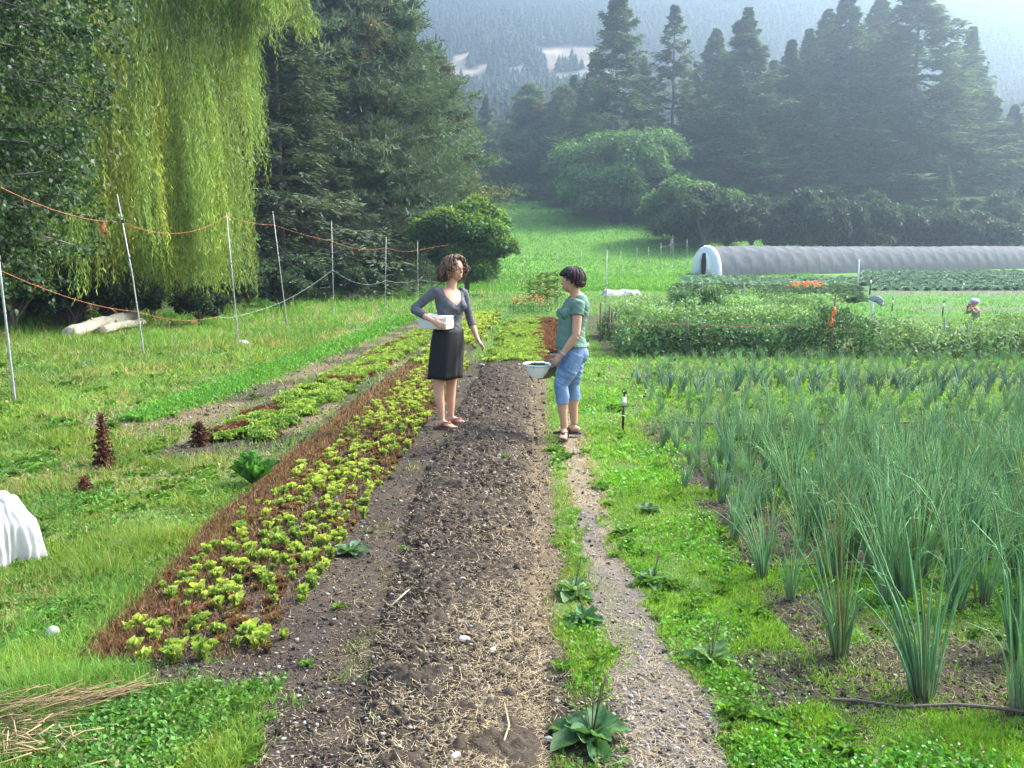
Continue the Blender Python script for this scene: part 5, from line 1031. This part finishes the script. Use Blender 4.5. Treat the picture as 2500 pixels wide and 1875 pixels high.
def ZG(xd, yd, dz): p = gp(xd, yd); p[2] += dz; return p
log('fallen_log', ZG(150, 734, .14), ZG(284, 704, .30), .15, .19, 'thick bleached pale log lying in the long grass under the willow', 1)
log('fallen_log', ZG(222, 724, .12), ZG(308, 706, .17), .12, .10, 'shorter bleached log lying in front of the thick one', 4)
def fabric():
    nu, nv = 220, 60; u = np.linspace(0, 2 * np.pi, nu, endpoint=False); v = np.linspace(0, 1, nv); U, V_ = np.meshgrid(u, v)
    prof = np.interp(V_, [0, .3, .6, .85, 1], [.05, .62, .95, 1.02, 1.08]); fo = .26 * np.sin(U * 5 + 2 * fbm(U * 2, V_ * 2, 601)) * V_ ** 1.3 + .03 * np.sin(U * 13 + V_ * 4 + 3 * fbm(U, V_ * 2, 606)) * V_ + .05 * np.sin(U * 29 + 6 * fbm(U * 3, V_ * 3, 604)) * V_ + .08 * (fbm(U * 6, V_ * 5, 605) - .5) + .5 * (fbm(np.cos(U) * 1.6 + 5, np.sin(U) * 1.6 + V_ * 1.8, 602) - .5)
    R0 = .165 * prof * (1 + fo); x = R0 * np.cos(U) * 1.1; y = R0 * np.sin(U); z = .35 * np.interp(V_, [0, .3, .6, .85, 1], [1, .93, .6, .2, -.06]) * (1 + .35 * (fbm(np.cos(U) * 2, np.sin(U) * 3 + V_, 603) - .5)) + .02 * np.sin(U * 9) * V_ * (1 - V_)
    i = np.arange(nu); j = (i + 1) % nu; F = np.concatenate([np.stack([k * nu + i, k * nu + j, (k + 1) * nu + j, (k + 1) * nu + i], -1) for k in range(nv - 1)])
    c = gp(12, 1215); P1 = np.stack([x, y, z], -1).reshape(-1, 3); e = empty('row_cover_fabric', (c[0] - .03, c[1] - .02, c[2]), label='bunched white gauzy row cover fabric in the grass at the left edge', cat='fabric')
    m_, nt, p = mat_new('gauze'); p.inputs['Base Color'].default_value = (.50, .50, .48, 1); p.inputs['Roughness'].default_value = .8; t = nt.nodes.new('ShaderNodeBsdfTranslucent'); t.inputs[0].default_value = (.5, .5, .45, 1); mx = nt.nodes.new('ShaderNodeMixShader'); mx.inputs[0].default_value = .35
    nt.links.new(p.outputs[0], mx.inputs[1]); nt.links.new(t.outputs[0], mx.inputs[2]); nt.links.new(mx.outputs[0], nt.nodes['Material Output'].inputs[0])
    o = obj('bundle', mesh_np('bundle', P1, [F], None, True), m_, e); P2 = P1 * [1.3, .8, 1.15] + [-.42, .34, 0]; obj('trailing_sheet', mesh_np('trail', P2, [F], None, True), m_, e)
    return m_
M_gauze = fabric()
def bump_sheet(name, x0, x1, y, w, h, label, seed):
    X, Yv = np.meshgrid(np.linspace(x0, x1, 80), np.linspace(y - w / 2, y + w / 2, 20)); t = 1 - ((Yv - y) / (w / 2)) ** 4; ex = np.minimum(sst(x0, x0 + .3, X), 1 - sst(x1 - .3, x1, X))
    X2 = X; Z = ground(X, Yv) + h * t * ex * (.55 + .9 * fbm(X * 2.2, Yv * 2, seed)) - .02; i = (np.arange(79)[None] + (np.arange(19) * 80)[:, None]).ravel()
    obj(name, mesh_np(name, np.stack([X2, Yv, Z], -1).reshape(-1, 3), [np.stack([i, i + 1, i + 81, i + 80], -1)], None, True), M_gauze, label=label, cat='fabric')
a_ = at(1297, 628, 50); b_ = at(1387, 628, 50); bump_sheet('row_cover_sheet', a_[0], b_[0], 50, 2.0, .30, 'bright white crumpled cover sheet lying on the grass beyond the pea patch', 5)
bm_ = MB(); c_ = gp(115, 1388); ellip(bm_, c_ * [1, 1, 1] + [0, 0, .035], .028, None, 18); bm_.build('old_ball', plain('old_ball_mat', (.22, .24, .21), .7, var=.3, bscale=25), smooth=True, label='small weathered grey ball lying in the grass near the lettuce bed', cat='ball')
def stone(xd, yd, s, col, label, seed, fl=.5):
    m = MB(); ellip(m, (0, 0, 0), (1, .6, fl), None, 12); V = m.V[-1]; V *= (1 + .25 * (fbm(V[:, 0] * 2 + seed, V[:, 1] * 2 + V[:, 2], seed) - .5))[:, None]; p = gp(xd, yd); o = m.build('stone', plain('stone_mat', col, .8, var=.2, bump=.3), smooth=True, label=label, cat='stone'); o.scale = (s, s, s); o.location = tuple(p + [0, 0, s * .35]); o.rotation_euler = (.1, .1, seed)
stone(1004, 1394, .024, (.62, .60, .56), 'brightest whitish flat stone on the crest of the soil bed', 0); stone(1066, 1412, .020, (.50, .47, .42), 'long pale stone right of the whitish flat stone on the soil bed', 1)
stone(1040, 793, .09, (.20, .19, .175), 'large grey rock at the far end of the soil bed near the women', 2, .3); stone(1185, 1612, .016, (.4, .4, .4), 'small grey stone beside the plantain at the bottom', 3); stone(985, 1648, .022, (.45, .44, .42), 'pale grey stone at the bottom edge of the photo', 1); stone(1238, 1180, .018, (.42, .41, .42), 'grey stone between grass strip and soil bed', 2)
stone(450, 995, .03, (.4, .4, .4), 'grey stone in the soil beside the mixed lettuce row', 1); stone(1000, 1258, .013, (.6, .58, .55), 'small whitish stone halfway along the soil bed crest', 0)
def stick(pts, r0, col, label, name='stick', cat='stick'):
    m = MB(); tube(m, pts, [r0 * (1 - .5 * k / (len(pts) - 1)) for k in range(len(pts))], 6, col); m.build(name, M_bark, label=label, cat=cat)
stick([ZG(845, 1318, .012), ZG(868, 1303, .02), ZG(884, 1290, .018)], .006, (.5, .42, .3), 'short pale stick lying in the dark soil left of the bed crest')
stick([ZG(1075, 1650, .01), ZG(1100, 1600, .04), ZG(1090, 1545, .03)], .004, (.5, .38, .22), 'curved dry root near the bottom centre')
bp_ = gp(177, 793); m_ = MB(); tube(m_, [bp_ + [-.1, 0, .05], bp_ + [.09, .02, .07]], [.022, .022], 8); m_.build('blue_pipe', plain('blue_plastic', (.03, .08, .18), .5), label='short dark blue piece of pipe in the left grass', cat='pipe piece')
# irrigation hoses among the onions
def hose(pts, r0, label, col=(.07, .05, .038)):
    P = [ZG(x, y, r0 + dz) for x, y, dz in pts]; Q = []
    for a, b in zip(P[:-1], P[1:]):
        for t in np.linspace(0, 1, 8)[:-1]: q = a * (1 - t) + b * t; q[2] = float(terr(q[0], q[1])) + r0 + .012 + .006 * math.sin(q[0] * 9); Q.append(q)
    m = MB(); tube(m, Q + [P[-1]], r0, 8); m.build('drip_hose', plain('hose', col, .6), smooth=True, label=label, cat='hose')
hose([(1790, 1522, 0), (1850, 1530, 0), (1950, 1537, 0), (2060, 1545, 0), (2230, 1562, 0)], .0065, 'brown hose ending on bare soil beside the largest front onion')
hose([(1560, 1222, 0), (1700, 1235, 0), (1900, 1228, 0), (2230, 1215, 0)], .008, 'dark drip hose at the foot of the first long onion row')
hose([(1432, 918, 0), (1700, 924, 0), (2000, 918, 0), (2230, 912, 0)], .012, 'dark hose crossing the gap between the tall onions and the leeks', (.04, .035, .03))
# dry stalk heap bottom left
def hay():
    r = rng(611); m = MB(); a, b = gp(-60, 1600), gp(290, 1515)
    for k in range(170):
        t = r.uniform(0, 1) ** 1.2; c = a * (1 - t) + b * t + np.array([r.normal(0, .10 * (1.1 - t)), r.normal(0, .07 * (1.15 - t)), 0]); d = nrm(b - a) * r.uniform(.5, 1) + rdir(r, 1)[0] * .28; L = r.uniform(.1, .42); z = .02 + abs(r.normal(0, .05)) * (1.1 - t)
        c[2] = float(ground(c[0], c[1])) + z; d[2] *= .35; tube(m, [c - d * L / 2, c + [r.normal(0, .012), r.normal(0, .012), .012], c + d * L / 2 + [0, 0, r.normal(0, .015)]], [.0011, .0015, .0008], 4, np.array([.27, .19, .105]) * r.uniform(.35, 1.3))
    for k in range(90):
        c = gp(40 + r.normal(0, 60), 1625 + r.normal(0, 22)); d = rdir(r, 1)[0] * [1, .6, .3]; c[2] += .02 + r.uniform(0, .04); tube(m, [c - d * .08, c, c + d * .09], .0022, 4, np.array([.42, .31, .17]) * r.uniform(.5, 1.2))
    m.build('dry_stalks', M_straw, kind='stuff', label='heap of dry brown stalks at the bottom left corner', cat='dry stalks')
hay()

# ------------------------------------------------------------------ sprinklers and stakes
def sprinkler(xd, yb, yt, label, Y=None, tie=True, rr=.014):
    b = gp(xd, yb) if Y is None else at(xd, yb, Y); Y = b[1]; b[2] = float(ground(b[0], Y)); H = at(xd, yt, Y)[2] - b[2]; e = empty('sprinkler', tuple(b), label=label, cat='sprinkler', group='irrigation sprinklers')
    k = H / .47; m = MB(); tube(m, [[0, 0, -.05], [.004 * k, 0, H * .35], [.012 * k, 0, H * .62]], rr * k, 8); m.build('riser', M_black, e, True)
    m = MB(); lathe(m, [(0, H * .60), (.021 * k, H * .60), (.021 * k, H * .66), (.026 * k, H * .66), (.026 * k, H * .70), (.019 * k, H * .71), (.019 * k, H * .80), (0, H * .80)], 12, M=Matrix.Translation((.013 * k, 0, 0)) and np.array(Matrix.Translation((.013 * k, 0, 0)))); m.build('coupling', M_white, e, True)
    m = MB(); x = .014 * k; tube(m, [[x, 0, H * .79], [x, 0, H * .90]], .011 * k, 8); tube(m, [[x, 0, H * .86], [x - .028 * k, 0, H * .94], [x, 0, H]], .006 * k, 6); tube(m, [[x, 0, H * .86], [x + .024 * k, 0, H * .93], [x, 0, H]], .006 * k, 6); boxm(m, (x + .012 * k, 0, H * .9), (.035 * k, .02 * k, .022 * k)); m.build('head', M_black, e)
    if tie: m = MB(); tube(m, [[-.05 * k, 0, H * .38], [0, -.018, H * .37], [.03 * k, 0, H * .35]], .003 * k, 4); m.build('tie', M_white, e)
sprinkler(1345, 932, 839, 'black sprinkler riser with white collar on the grass before the onions')
sprinkler(1268, 778, 731, 'sprinkler behind the hip of the woman in jeans')
sprinkler(1879, 629, 597, 'thin sprinkler standing on green grass right of the cabbage patch', 52, False, .02); sprinkler(1927, 668, 643, 'small sprinkler between the pea patch and the bare strip', 34, False, .02); sprinkler(2036, 676, 648, 'sprinkler on the bare strip left of the crouching child', 30, False, .018)
def stake(xb, yb, xt, yt, Y, r0, mat, label, group=None):
    b = at(xb, yb, Y); t = at(xt, yt, Y); b[2] = float(ground(b[0], Y)) - .05; m = MB(); tube(m, [b, (b + t) / 2, t, t + [0, 0, r0 * .7]], [r0, r0, r0 * .9, r0 * .3], 6); return m.build('stake', mat, label=label, cat='stake', group=group)
GS = 'brown wooden stakes at the corner of the pea patch'
for k, (x, yt, Y, lab) in enumerate([(1297, 655, 20, 'dark brown stake, leftmost at the corner of the pea patch'), (1316, 660, 20.5, 'brown stake just right of the tall thin post'), (1322, 668, 19.6, 'short brown stake second right of the thin post'), (1331, 664, 19.2, 'brown stake with orange string at the pea patch corner')]):
    stake(x, 700, x + 1, yt, Y, .022, M_wood, lab, GS)
M_gstake = plain('weathered_stake', (.25, .25, .22), .8, bump=.4, var=.2)
for (x, yb, yt, Y, lab) in [(1485, 765, 690, 16.9, 'weathered stake in the front pea row below the gap in the string'), (1607, 700, 612, 22, 'weathered stake above the middle of the pea patch'), (1512, 700, 640, 22, 'dim stake amid the tallest pea clump'), (1720, 765, 700, 17, 'stake in the front row left of the orange tape'), (1965, 760, 690, 17, 'stake among the low plants right of the pea patch'), (2040, 760, 688, 17, 'stake farther right among the low plants'), (2090, 765, 700, 17, 'stake below the crouching child')]:
    stake(x, yb, x + 1, yt, Y, .022, M_gstake, lab)
def tape_post():
    Y = 16.5; b = at(1794, 740, Y); b[2] = float(ground(b[0], Y)) - .05; t = at(1806, 637, Y); e = empty('marker_stake', label='leaning dark stake wrapped in bright orange tape in the pea patch', cat='stake'); m = MB(); tube(m, [b, t], .018, 6); m.build('stake_pole', M_wood, e)
    m = MB(); r = rng(5)
    for k in range(5):
        q = at(1801 - 1.2 * k, 670 + 8 * k, Y - .03); tube(m, [q + [.0, 0, .05], q + [r.uniform(-.03, .03), -.01, 0], q + [r.uniform(-.05, .04), -.01, -.07]], [(.018, .004), (.03, .004), (.012, .004)], 5)
    m.build('tape', plain('orange_tape', (.95, .16, .03), .5), e)
tape_post()
def cap_post():
    Y = 18.2; e = empty('capped_stake', label='white stake with a curved grey hood on top, right of the pea patch', cat='stake'); b = at(1884, 700, Y); t = at(1885, 657, Y); m = MB(); tube(m, [b, t + [0, 0, .05]], .02, 8); m.build('stake_pole', plain('white_stake', (.55, .58, .55), .6), e)
    c = at(1890, 651, Y); m = MB(); n = 14
    for s in (0, 1):
        pass
    P = [c + np.array([-.085 * math.cos(a), 0, .085 * math.sin(a)]) + np.array([.05 * a / 3, 0, -.02 * a]) for a in np.linspace(.2, 2.9, n)]; tube(m, P, [(.07, .006)] * n, 6, up=(0, 1, 0)); tube(m, [P[-1], P[-1] + [.01, 0, -.06]], [(.06, .02), (.02, .02)], 6, up=(0, 1, 0)); m.build('hood', plain('grey_hood', (.22, .25, .25), .5), e)
cap_post()
m_ = MB(); b_ = at(1854, 590, 66); b_[2] = float(ground(b_[0], 66)); t_ = at(1856, 561, 66); tube(m_, [b_, (b_ + t_) / 2, t_, t_ + [0, 0, .02]], [.06, .06, .055, .02], 8); m_.build('white_post', M_white, label='short thick white post in front of the grey tunnel', cat='post')
# strings along the front pea row
GT = []
twine('pea_string', [w4(at(1303, 697, 16.7), 0), w4(at(1485, 700, 16.7), .03), w4(at(1720, 702, 16.7), .04), w4(at(1870, 712, 16.7), .04), w4(at(2230, 715, 16.7), .05)], .005, M_orange, 'upper orange string along the front of the pea plants', 12, 12)
twine('pea_string', [w4(at(1310, 738, 16.6), 0), w4(at(1485, 735, 16.6), .02), w4(at(1720, 736, 16.6), .03)], .002, M_orange, 'lower thin orange string along the front of the pea plants', 2, 13)

# ------------------------------------------------------------------ tunnel
def tunnel():
    a = np.array([14.9, 78.0]); b = np.array([66.0, 110.0]); L = np.linalg.norm(b - a); d = (b - a) / L; sdv = np.array([d[1], -d[0]]); W_, Hh = 1.75, 2.55
    e = empty('tunnel', (0, 0, 0), label='long grey shade cloth tunnel with a white plastic end, crossing the right of the field', cat='tunnel'); rib = 1.75; n = int(L / rib); ns, na = n * 10 + 1, 28
    S, A_ = np.meshgrid(np.linspace(0, L, ns), np.linspace(0, np.pi, na), indexing='ij'); fr = (S / rib) % 1; sagp = np.sin(np.pi * fr)
    rr = 1 - .03 * sagp * np.sin(A_) ** .5 + .022 * (fbm(S * 1.4 + A_ * 2, A_ * 5, 701) - .5) * sagp - .012 * np.sin((A_ * 9 + fr * 6)) * sagp
    off = np.cos(A_) * W_ * rr; z = np.sin(A_) ** .85 * Hh * rr; wander = .12 * np.sin(S * .2)
    X = a[0] + d[0] * S + sdv[0] * (off + wander); Y = a[1] + d[1] * S + sdv[1] * (off + wander); base = terr(a[0] + d[0] * S, a[1] + d[1] * S) - .05
    i = (np.arange(na - 1)[None] + (np.arange(ns - 1) * na)[:, None]).ravel(); F = np.stack([i, i + 1, i + na + 1, i + na], -1)
    obj('shade_cloth', mesh_np('cloth', np.stack([X, Y, z + base], -1).reshape(-1, 3), [F], None, True), plain('shade_cloth_mat', (.125, .132, .137), .9, var=.15, bscale=2, bump=.3, spec=.1), e)
    for k in range(n + 1):
        m = MB(); s = k * rib; w0 = .12 * math.sin(s * .2); c = a + d * s; P = [[c[0] + sdv[0] * (math.cos(t) * W_ * 1.012 + w0), c[1] + sdv[1] * (math.cos(t) * W_ * 1.012 + w0), math.sin(t) ** .85 * Hh * 1.008 + float(terr(c[0], c[1])) - .05] for t in np.linspace(0.001, np.pi - .001, 22)]
        tube(m, P, .006, 5); m.build('hoop', plain('hoop_mat', (.10, .105, .12), .9) if k == 0 else bpy.data.materials['hoop_mat'], e, True)
    # white end: a gathered sheet either side of a dark doorway, and a short white collar along the cloth
    g = float(terr(*a)) - .05
    def arch(t, k, s0): return np.array([a[0] + sdv[0] * math.cos(t) * W_ * k + d[0] * s0, a[1] + sdv[1] * math.cos(t) * W_ * k + d[1] * s0, math.sin(t) ** .85 * Hh * k + g])
    m = MB(); th = np.linspace(0.001, np.pi - .001, 40); V = []
    for s0, k in ((.08, 1.02), (-.05, 1.03), (-.30, .97)): V += [arch(t, k + .012 * math.sin(t * 23), s0) for t in th]
    def door(t): return np.array([a[0] + sdv[0] * math.cos(t) * .52 - d[0] * .32, a[1] + sdv[1] * math.cos(t) * .52 - d[1] * .32, min(math.sin(t) ** .5 * 2.0, 1.95) + g])
    V += [door(t) + .03 * np.array([0, 0, math.sin(t * 31)]) for t in th]; i = np.arange(39)
    m.add(np.array(V), [np.concatenate([np.stack([r * 40 + i, r * 40 + i + 1, (r + 1) * 40 + i + 1, (r + 1) * 40 + i], -1) for r in range(3)])]); m.build('end_sheet', plain('white_sheet', (.8, .8, .8), .6), e, True)
    for q in (1, -1):
        m = MB(); P = [np.array([a[0] + sdv[0] * q * o - d[0] * .36, a[1] + sdv[1] * q * o - d[1] * .36, g + zz]) for o, zz in ((.35, 1.9), (.62, 1.3), (.72, .7), (.68, 0))]; tube(m, P, [(.10, .06), (.22, .10), (.28, .12), (.34, .14)], 10); m.build('door_curtain', bpy.data.materials['white_sheet'], e, True)
tunnel()

# ------------------------------------------------------------------ peas, cabbages, flowers, other crops
def hedge_row(name, x0, x1, y, h, w, n, col, label, cat, seed, leaf=.05, group=None, wavy=.5, flowers=0):
    r = rng(seed); m = MB(); x = r.uniform(x0, x1, n); hh = h * (1 - wavy + 2 * wavy * fbm(x * .9, x * 0 + y, seed)); t = r.uniform(0, 1, n) ** .8
    dy = r.normal(0, w * .75, n) * (1.1 - .4 * t); P = np.stack([x + r.normal(0, .06, n), y + dy, ground(x, y + dy) + hh * t], -1); den = vn(P[:, 0] * 3.2, P[:, 2] * 4, seed + 1) > .28; P = P[den]; t = t[den]; n = len(P)
    c = np.array(col) * (.65 + .7 * vn(P[:, 0] * 2, P[:, 2] * 3, seed + 2))[:, None] * r.uniform(.6, 1.4, (n, 1)); dd = nrm(rdir(r, n) + [0, 0, .3])
    m.inst(LEAF6 if leaf > .045 else LEAF, P, frames(dd, nrm(rdir(r, n) + [0, -.3, .6])), np.stack([leaf * r.uniform(.6, 1.1, n), leaf * r.uniform(.8, 1.4, n), np.full(n, leaf)], -1), c)
    if flowers: q = r.uniform(0, 1, n) < flowers; m.inst(LEAF, P[q] + [0, -.03, .02], frames(rdir(r, q.sum()), [0, -1., 0]), .035, np.array([.7, .72, .62]))
    k = 60
    for j in range(int((x1 - x0) * 5)):
        xx = r.uniform(x0, x1); g = float(ground(xx, y)); tube(m, [[xx, y, g], [xx + r.normal(0, .05), y + r.normal(0, .04), g + h * .5], [xx + r.normal(0, .1), y + r.normal(0, .05), g + h * .9]], .006, 3, (.12, .2, .07), cap=False)
    m.build(name, M_leaf, label=label, cat=cat, group=group)
PC = (.15, .27, .11)
hedge_row('pea_row', 1.55, 6.3, 17.0, .74, .45, 15000, (.11, .20, .09), 'front row of dark green pea plants behind the orange strings', 'pea row', 801, .05)
hedge_row('bean_row', 6.3, 11.5, 17.1, .55, .7, 14000, (.11, .205, .095), 'low dark bean plants to the right of the front pea row', 'bean row', 802, .055)
for k, (x0, x1, y, h) in enumerate([(1.7, 6.2, 18.4, .84), (1.9, 6.7, 19.8, .88), (2.1, 7.2, 21.4, .90), (2.3, 7.8, 23.2, .90), (2.6, 8.3, 25.2, .88)]):
    hedge_row('pea_row', x0, x1, y, h, .5, 12000, PC, ['second pea row, just behind the dark front row', 'third pea row from the front, pale flowers on top', 'fourth pea row from the front of the patch', 'fifth pea row, near the back of the patch', 'rearmost pea row before the cabbage patch'][k], 'pea row', 803 + k, .05, flowers=.012)
hedge_row('pea_clump', 3.15, 4.3, 20.6, 1.28, .5, 7000, (.09, .17, .08), 'tallest dark pea clump rising above the left of the patch', 'pea plants', 812, .055, wavy=.15)
hedge_row('bean_row', 7.2, 13.5, 18.9, .55, .8, 12000, (.13, .24, .10), 'low bean plants in front of the child', 'bean row', 813, .05); hedge_row('bean_row', 7.6, 13.5, 20.4, .42, .6, 8000, (.16, .30, .09), 'lighter green low row around the knees of the child', 'bean row', 814, .05)
hedge_row('squash_row', 1.6, 2.6, 21.5, .6, .6, 2500, (.09, .19, .06), 'leafy plants between the brown stakes and the pea patch', 'leafy plants', 815, .07)
cabm = [rosette(821 + k, 14, .34, .26, .2, 1.3, (.11, .20, .17), (.15, .25, .21), rf=.12, arch=.3, cup=.3, nu=2, nv=3) for k in range(3)]; kal = [rosette(831 + k, 14, .36, .20, .3, 1.35, (.045, .085, .055), (.06, .12, .06), rf=.2, arch=.3, nu=2, nv=3) for k in range(3)]
def patch(name, srcs, xl, xr, ys, dx, sc, label, cat, seed):
    r = rng(seed); pts = []
    for y in ys:
        for x in np.arange(xl(y), xr(y), dx): pts.append((x + r.normal(0, .06), y + r.normal(0, .05)))
    m = MB(); P = np.array(pts); mbinst(m, srcs, P, r.uniform(.8, 1.2, len(P)) * sc, tint=.25, seed=seed); m.build(name, M_leaf, kind='stuff', label=label, cat=cat)
XL = lambda y: at(1480, 600, y)[0]; XR = lambda y: at(1855, 600, y)[0]
patch('kale_patch', kal, lambda y: at(1462, 600, y)[0], XR, np.arange(42, 62, 1.0), .6, 1.25, 'block of very dark green kale beyond the pea patch', 'kale', 841)
patch('cabbage_rows', cabm, XL, XR, np.arange(63, 73, 1.1), .62, 1.3, 'pale blue green cabbages in rows before the tunnel', 'cabbages', 842)
patch('cabbage_field', cabm, lambda y: at(1895 - 28 * (y > 66), 600, y)[0], lambda y: y * .62, np.arange(60, 88, 1.25), .66, 1.35, 'long cabbage rows right of the white post, below the tunnel', 'cabbages', 843)
def flowers(name, N, xr, yr, h, col, label, seed, s=.05, stem=(.09, .2, .05)):
    r = rng(seed); m = MB(); x = r.uniform(*xr, N); y = r.uniform(*yr, N); g = ground(x, y); hh = h * r.uniform(.5, 1.1, N); P = np.stack([x, y, g + hh], -1)
    for j in range(4): m.inst(LEAF, P, frames(nrm(rdir(r, N) * [1, 1, .3]), nrm(rdir(r, N) * .4 + [0, -.5, 1])), s * r.uniform(.7, 1.3, N), np.array(col) * r.uniform(.7, 1.2, (N, 1)))
    m.inst(BLADE, np.stack([x, y, g], -1), frames(nrm(rdir(r, N) * .1 + [0, 0, 1.]), rdir(r, N)), np.stack([np.full(N, .012), hh, hh], -1), stem)
    K = N * 6; x = r.uniform(*xr, K); y = r.uniform(*yr, K); P = np.stack([x, y, ground(x, y) + h * r.uniform(0, .8, K)], -1); m.inst(LEAF, P, frames(rdir(r, K), rdir(r, K)), s * 1.2, np.array(stem) * r.uniform(.6, 1.4, (K, 1)))
    m.build(name, M_leaf, kind='stuff', label=label, cat='flowers')
p_ = gp(1155, 668); flowers('poppies', 70, (p_[0] - .9, p_[0] + .6), (31, 33.5), .55, (.68, .17, .05), 'orange poppies flowering beyond the end of the far lettuce bed', 851, .06)
flowers('pale_poppies', 35, (-.8, 1.5), (35, 39), .9, (.75, .30, .16), 'paler salmon poppies behind the orange ones', 852, .06)
p_ = at(1740, 612, 56); flowers('calendula', 120, (p_[0] - .9, p_[0] + .9), (54.8, 57), .65, (.62, .22, .04), 'small bright orange flower patch at the far edge of the kale', 853, .11)
def stalks():
    r = rng(861); G = 'tall pale stalks beyond the poppies'; m = MB(); H = 1.35
    tube(m, [[0, 0, 0], [0, 0, H * .5], [.02, 0, H]], [.02, .016, .006], 5, (.16, .26, .10))
    for k in range(16): t = .15 + .8 * k / 16; a = k * 2.4; d = nrm(np.array([[math.cos(a), math.sin(a), .9]])); m.inst(leaf_grid(1, 1, 2, 5, .5, .2, 0, k, pointed=.8), np.array([[0, 0, H * t]]), frames(d, [0, 0, 1.]), np.array([[.07, .34, .34]]), np.array([.20, .30, .12]) * r.uniform(.7, 1.3))
    me = m.mesh('stalk')
    for k in range(9):
        x = -.15 + .14 * k + r.normal(0, .05); y = 38 + r.uniform(-1, 1); put('leafy_stalk', me, M_leaf, x, y, r.uniform(.75, 1.15), 'tall pale leafy stalk standing beyond the orange poppies', 'tall plant', G, k)
stalks()

# ------------------------------------------------------------------ child beyond the peas
def child():
    Y = 21.2; e = empty('person', label='small child in a purple and white helmet standing beyond the low bean plants', cat='person'); k = FPX / Y / 1.13015
    f = lambda x, y, dy=0.: at(x, y, Y + dy); b = MB(); hc = f(2105, 655); A = basis((-.93, -.35, 0)); head_blobs(b, hc, A, .85); fw = A[:, 0]; rt = A[:, 1]
    g = float(ground(hc[0], Y)); S = [(f(2107, 664), .035), (f(2108, 668), .085), (f(2109, 678), .10), (f(2109, 695), .10), (f(2108, 712), .10)]; tube(b, [q[0] for q in S], [(q[1], q[1] * .8) for q in S], 14, up=-fw)
    for q in (1, -1):
        sh = f(2108, 670) + rt * q * .10; el = f(2098, 676) + rt * q * .12; wr = f(2093, 661) + rt * q * .02; tube(b, [sh, el, wr], [.035, .03, .02], 8); ellip(b, wr + fw * .02, .026, None, 8)
        hp = f(2108, 710) + rt * q * .05; kn = hp + [0, 0, -.2]; kn = np.array([hp[0], hp[1], (hp[2] + g) / 2]) + fw * .03; an = np.array([hp[0], hp[1], g + .05]); tube(b, [hp, kn, an], [.06, .045, .032], 8); tube(b, [an + [0, 0, -.03] - fw * .03, an + fw * .10 + [0, 0, -.03]], [.03, .025], 8)
    V, F, N = remesh(b, .009, 2); obj('body', mesh_np('body', V, [F], None, True), SKIN, e); z = V[:, 2]; fr = (V - hc) @ fw
    shell('top', V, F, N, (z < f(0, 669)[2]) & (z > f(0, 690)[2]) & (fr < .13), .012, plain('olive_top', (.30, .27, .16), .8), e)
    shell('shorts', V, F, N, (z <= f(0, 688)[2]) & (z > g + .22), .014, plain('pale_shorts', (.35, .35, .32), .8), e)
    m = MB(); th = np.linspace(0, 2 * np.pi, 24, endpoint=False); Vv = []
    for p in np.linspace(.05, 1.62, 9): Vv += [hc + A @ (np.array([-.01, 0, .02]) + np.array([.118, .094, .10]) * [math.sin(p) * math.cos(t), math.sin(p) * math.sin(t), math.cos(p)]) for t in th]
    i = np.arange(24); j = (i + 1) % 24; C_ = np.array([.42, .30, .62]) * np.ones((len(Vv), 1)); C_[72:120] = [.75, .74, .8]; m.add(np.array(Vv), [np.concatenate([np.stack([q * 24 + i, q * 24 + j, (q + 1) * 24 + j, (q + 1) * 24 + i], -1) for q in range(8)])], C_)
    o = m.build('helmet', attr_mat('helmet_mat', .35), e, True); md = o.modifiers.new('t', 'SOLIDIFY'); md.thickness = .012
    m = MB(); tube(m, [hc + fw * .09 + [0, 0, -.05], hc + fw * .16 + [0, 0, -.02]], [.022, .028], 8); m.build('orange_snack', M_orange, label='orange thing the child holds to the mouth', cat='snack')
child()
